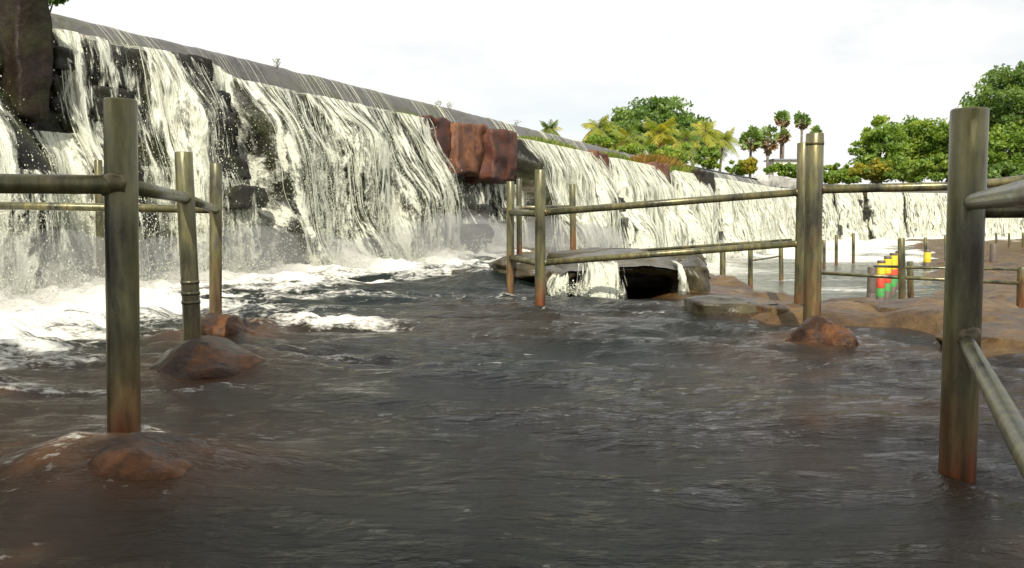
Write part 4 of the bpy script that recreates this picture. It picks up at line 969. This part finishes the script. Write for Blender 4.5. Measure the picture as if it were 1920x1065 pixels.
for i, (px, py, rx, ry, Yd, mt, lab) in enumerate([(1636, 320, 40, 20, 88, 'leaf_yellow', 'yellowish bush at the foot of the right bank trees'), (1695, 318, 60, 26, 87, 'leaf_mid', 'low green bush in front of the right bank trees'), (1760, 318, 56, 26, 87, 'leaf_mid', 'low green bush left of the right post'), (1870, 326, 60, 22, 80, 'leaf_dark', 'dark low bush right of the tall right post'), (1592, 330, 40, 15, 88, 'leaf_mid', 'low green bush left of the right bank trees')]):
    tree_px('bush', lab, px, py, rx, ry, Yd, 3400, 0.17, mt, 110 + i, GS, zfoot=3.2, trunk_r=0.08, clumps=40, cat='bush')
tree_px('broadleaf_tree', 'dark leafy tree just showing over the crest at the top left', 70, -38, 64, 66, 36, 6000, 0.13, 'leaf_dark', 120, GT, trunk_r=0.16, clumps=60)

# the trees that shade the near end of the pool
GB = 'trees behind the viewer'
broadleaf('broadleaf_tree', 'shade tree behind the viewer on the left, dappling the near posts', (-4.6, -7.6, -0.3), (-2.6, -4.3, 6.6), (3.6, 3.0, 2.0), 6500, 0.15, 'leaf_dark', 300, GB, trunk_r=0.22, clumps=80)
broadleaf('broadleaf_tree', 'shade tree behind the viewer on the right, darkening the foreground water', (4.4, -7.4, -0.3), (2.9, -4.6, 6.5), (3.8, 3.0, 2.0), 6500, 0.15, 'leaf_dark', 301, GB, trunk_r=0.22, clumps=80)

# weeds and grass on the ledge of the weir
def weeds(label, px0, px1, zoff, n, hgt, mat, seed, nn=(0.35, 0.95)):
    rg = np.random.default_rng(seed); s0, s1 = s_of(px0), s_of(px1); s = rg.uniform(s0, s1, n); env = np.sin(np.pi * (s - s0) / (s1 - s0)) ** 0.5
    p = W(s, rg.uniform(*nn, n), ledge_z(s) + zoff); hh = hgt * rg.uniform(0.4, 1.1, n) * env
    tip = p + np.stack([rg.normal(0, 0.35, n) * hh, rg.normal(0, 0.35, n) * hh, hh], 1); w = np.stack([rg.normal(0, 1, n), rg.normal(0, 1, n), np.zeros(n)], 1); w = w / np.linalg.norm(w, axis=1, keepdims=True) * (0.05 * hgt + 0.006)
    V = np.stack([p - w, p + w, (p + tip) / 2 + w * 0.9 + [0, 0, 0.02], tip], 1)
    c = W(np.array((s0 + s1) / 2), np.array(0.6), ledge_z(np.array((s0 + s1) / 2)))
    me = mesh_np('weed_clump', V.reshape(-1, 3) - c, np.arange(n * 4).reshape(-1, 4), False, {'tint': np.repeat(rg.random(n), 4)})
    o = obj('weed_clump', me, M[mat], label=label, category='weeds', group='weeds growing on the weir'); o.location = tuple(c)
weeds('rusty orange moss and weeds under the crest near the brown pier', 140, 205, 0.0, 900, 0.12, 'leaf_rust', 1, (0.35, 0.6))
weeds('green grass strip on the ledge right of the red blocks', 975, 1105, 0.02, 1600, 0.26, 'grass', 2, (0.4, 0.8))
weeds('green grass on the ledge above the full cascade with brown piers', 1120, 1200, 0.02, 900, 0.3, 'grass', 3, (0.4, 0.8))
weeds('rusty orange weeds on the crest in front of the palms', 1200, 1310, 0.1, 1600, 0.6, 'leaf_rust', 4, (0.25, 0.7))
weeds('green weeds on the ledge left of the dark square pier', 1250, 1330, 0.0, 900, 0.45, 'grass', 5, (0.5, 0.95))
weeds('small moss patch on the ledge of the widest fall', 740, 800, 0.0, 500, 0.14, 'grass', 6, (0.4, 0.9))
def sprig(label, px, py, seed):
    rg = np.random.default_rng(seed); s = s_of(px, 0.0, 3.42); b = W(np.array(s), np.array(0.0), crest_z(np.array(s)) - 0.02); t = thing('seedling', label, 'plant', tuple(b), 'seedlings on the crest')
    h = 0.14; ps = [tube([b, b + [rg.normal(0, .04), 0, h * .6], b + [rg.normal(0, .08), 0, h]], [0.008, 0.006, 0.003], 5) for _ in range(3)]
    V, F = merge(ps); part('stem', V, F, M['bark'], t)
    C = b + np.stack([rg.normal(0, 0.035, 40), rg.normal(0, 0.035, 40), rg.uniform(0.04, 0.17, 40)], 1); V, F = leaf_cloud(C, 0.018, rg)
    part('leaves', V, F, M['leaf_dark'], t, smooth=False, attrs={'tint': np.repeat(rg.random(40), 4)})
for i, (px, lab) in enumerate(((520, 'small seedling on the crest above the widest fall'), (822, 'small seedling on the crest left of the orange wall'), (842, 'tiny seedling next to the one left of the orange wall'), (968, 'small seedling on the crest above the red blocks'))):
    sprig(lab, px, 0, 200 + i)

# small limewashed hut behind the palms
hb = at(1477, 318, 138); hut = thing('hut', 'small white flat roofed hut under the palmyra palms', 'building', (hb[0], hb[1], 3.9))
def hbox(name, x0, x1, y0, y1, z0, z1, mat, par=hut):
    V, F = rock_mesh(((x0 + x1) / 2, (y0 + y1) / 2, (z0 + z1) / 2), (x1 - x0, y1 - y0, z1 - z0), 1, 1, 0, 0, 1.0); return part(name, V, F, M[mat], par, smooth=False)
hz = at(1477, 298, 138)[2]
hbox('wall', hb[0] - 2.2, hb[0] + 2.8, hb[1], hb[1] + 4, 3.6, hz - 0.2, 'wall_white'); hbox('roof', hb[0] - 2.6, hb[0] + 3.2, hb[1] - 0.4, hb[1] + 4.4, hz - 0.2, hz, 'shutter'); hbox('door', hb[0] - 1.2, hb[0] - 0.3, hb[1] - 0.05, hb[1] + 0.1, 3.7, 5.7, 'shutter')

# beads and collars belong to the post they sit on
for rail_thing in (left, mid_r, right, far_r, low_r):
    kids = list(rail_thing.children)
    centre = {k: np.array([v.co[:] for v in k.data.vertices]).mean(0) for k in kids}
    posts = [k for k in kids if k.name.split('.')[0] == 'post']
    for k in kids:
        if k.name.split('.')[0] in ('weld', 'collar', 'weld_bead'):
            k.parent = min(posts, key=lambda p: np.linalg.norm((centre[p] - centre[k])[:2]))
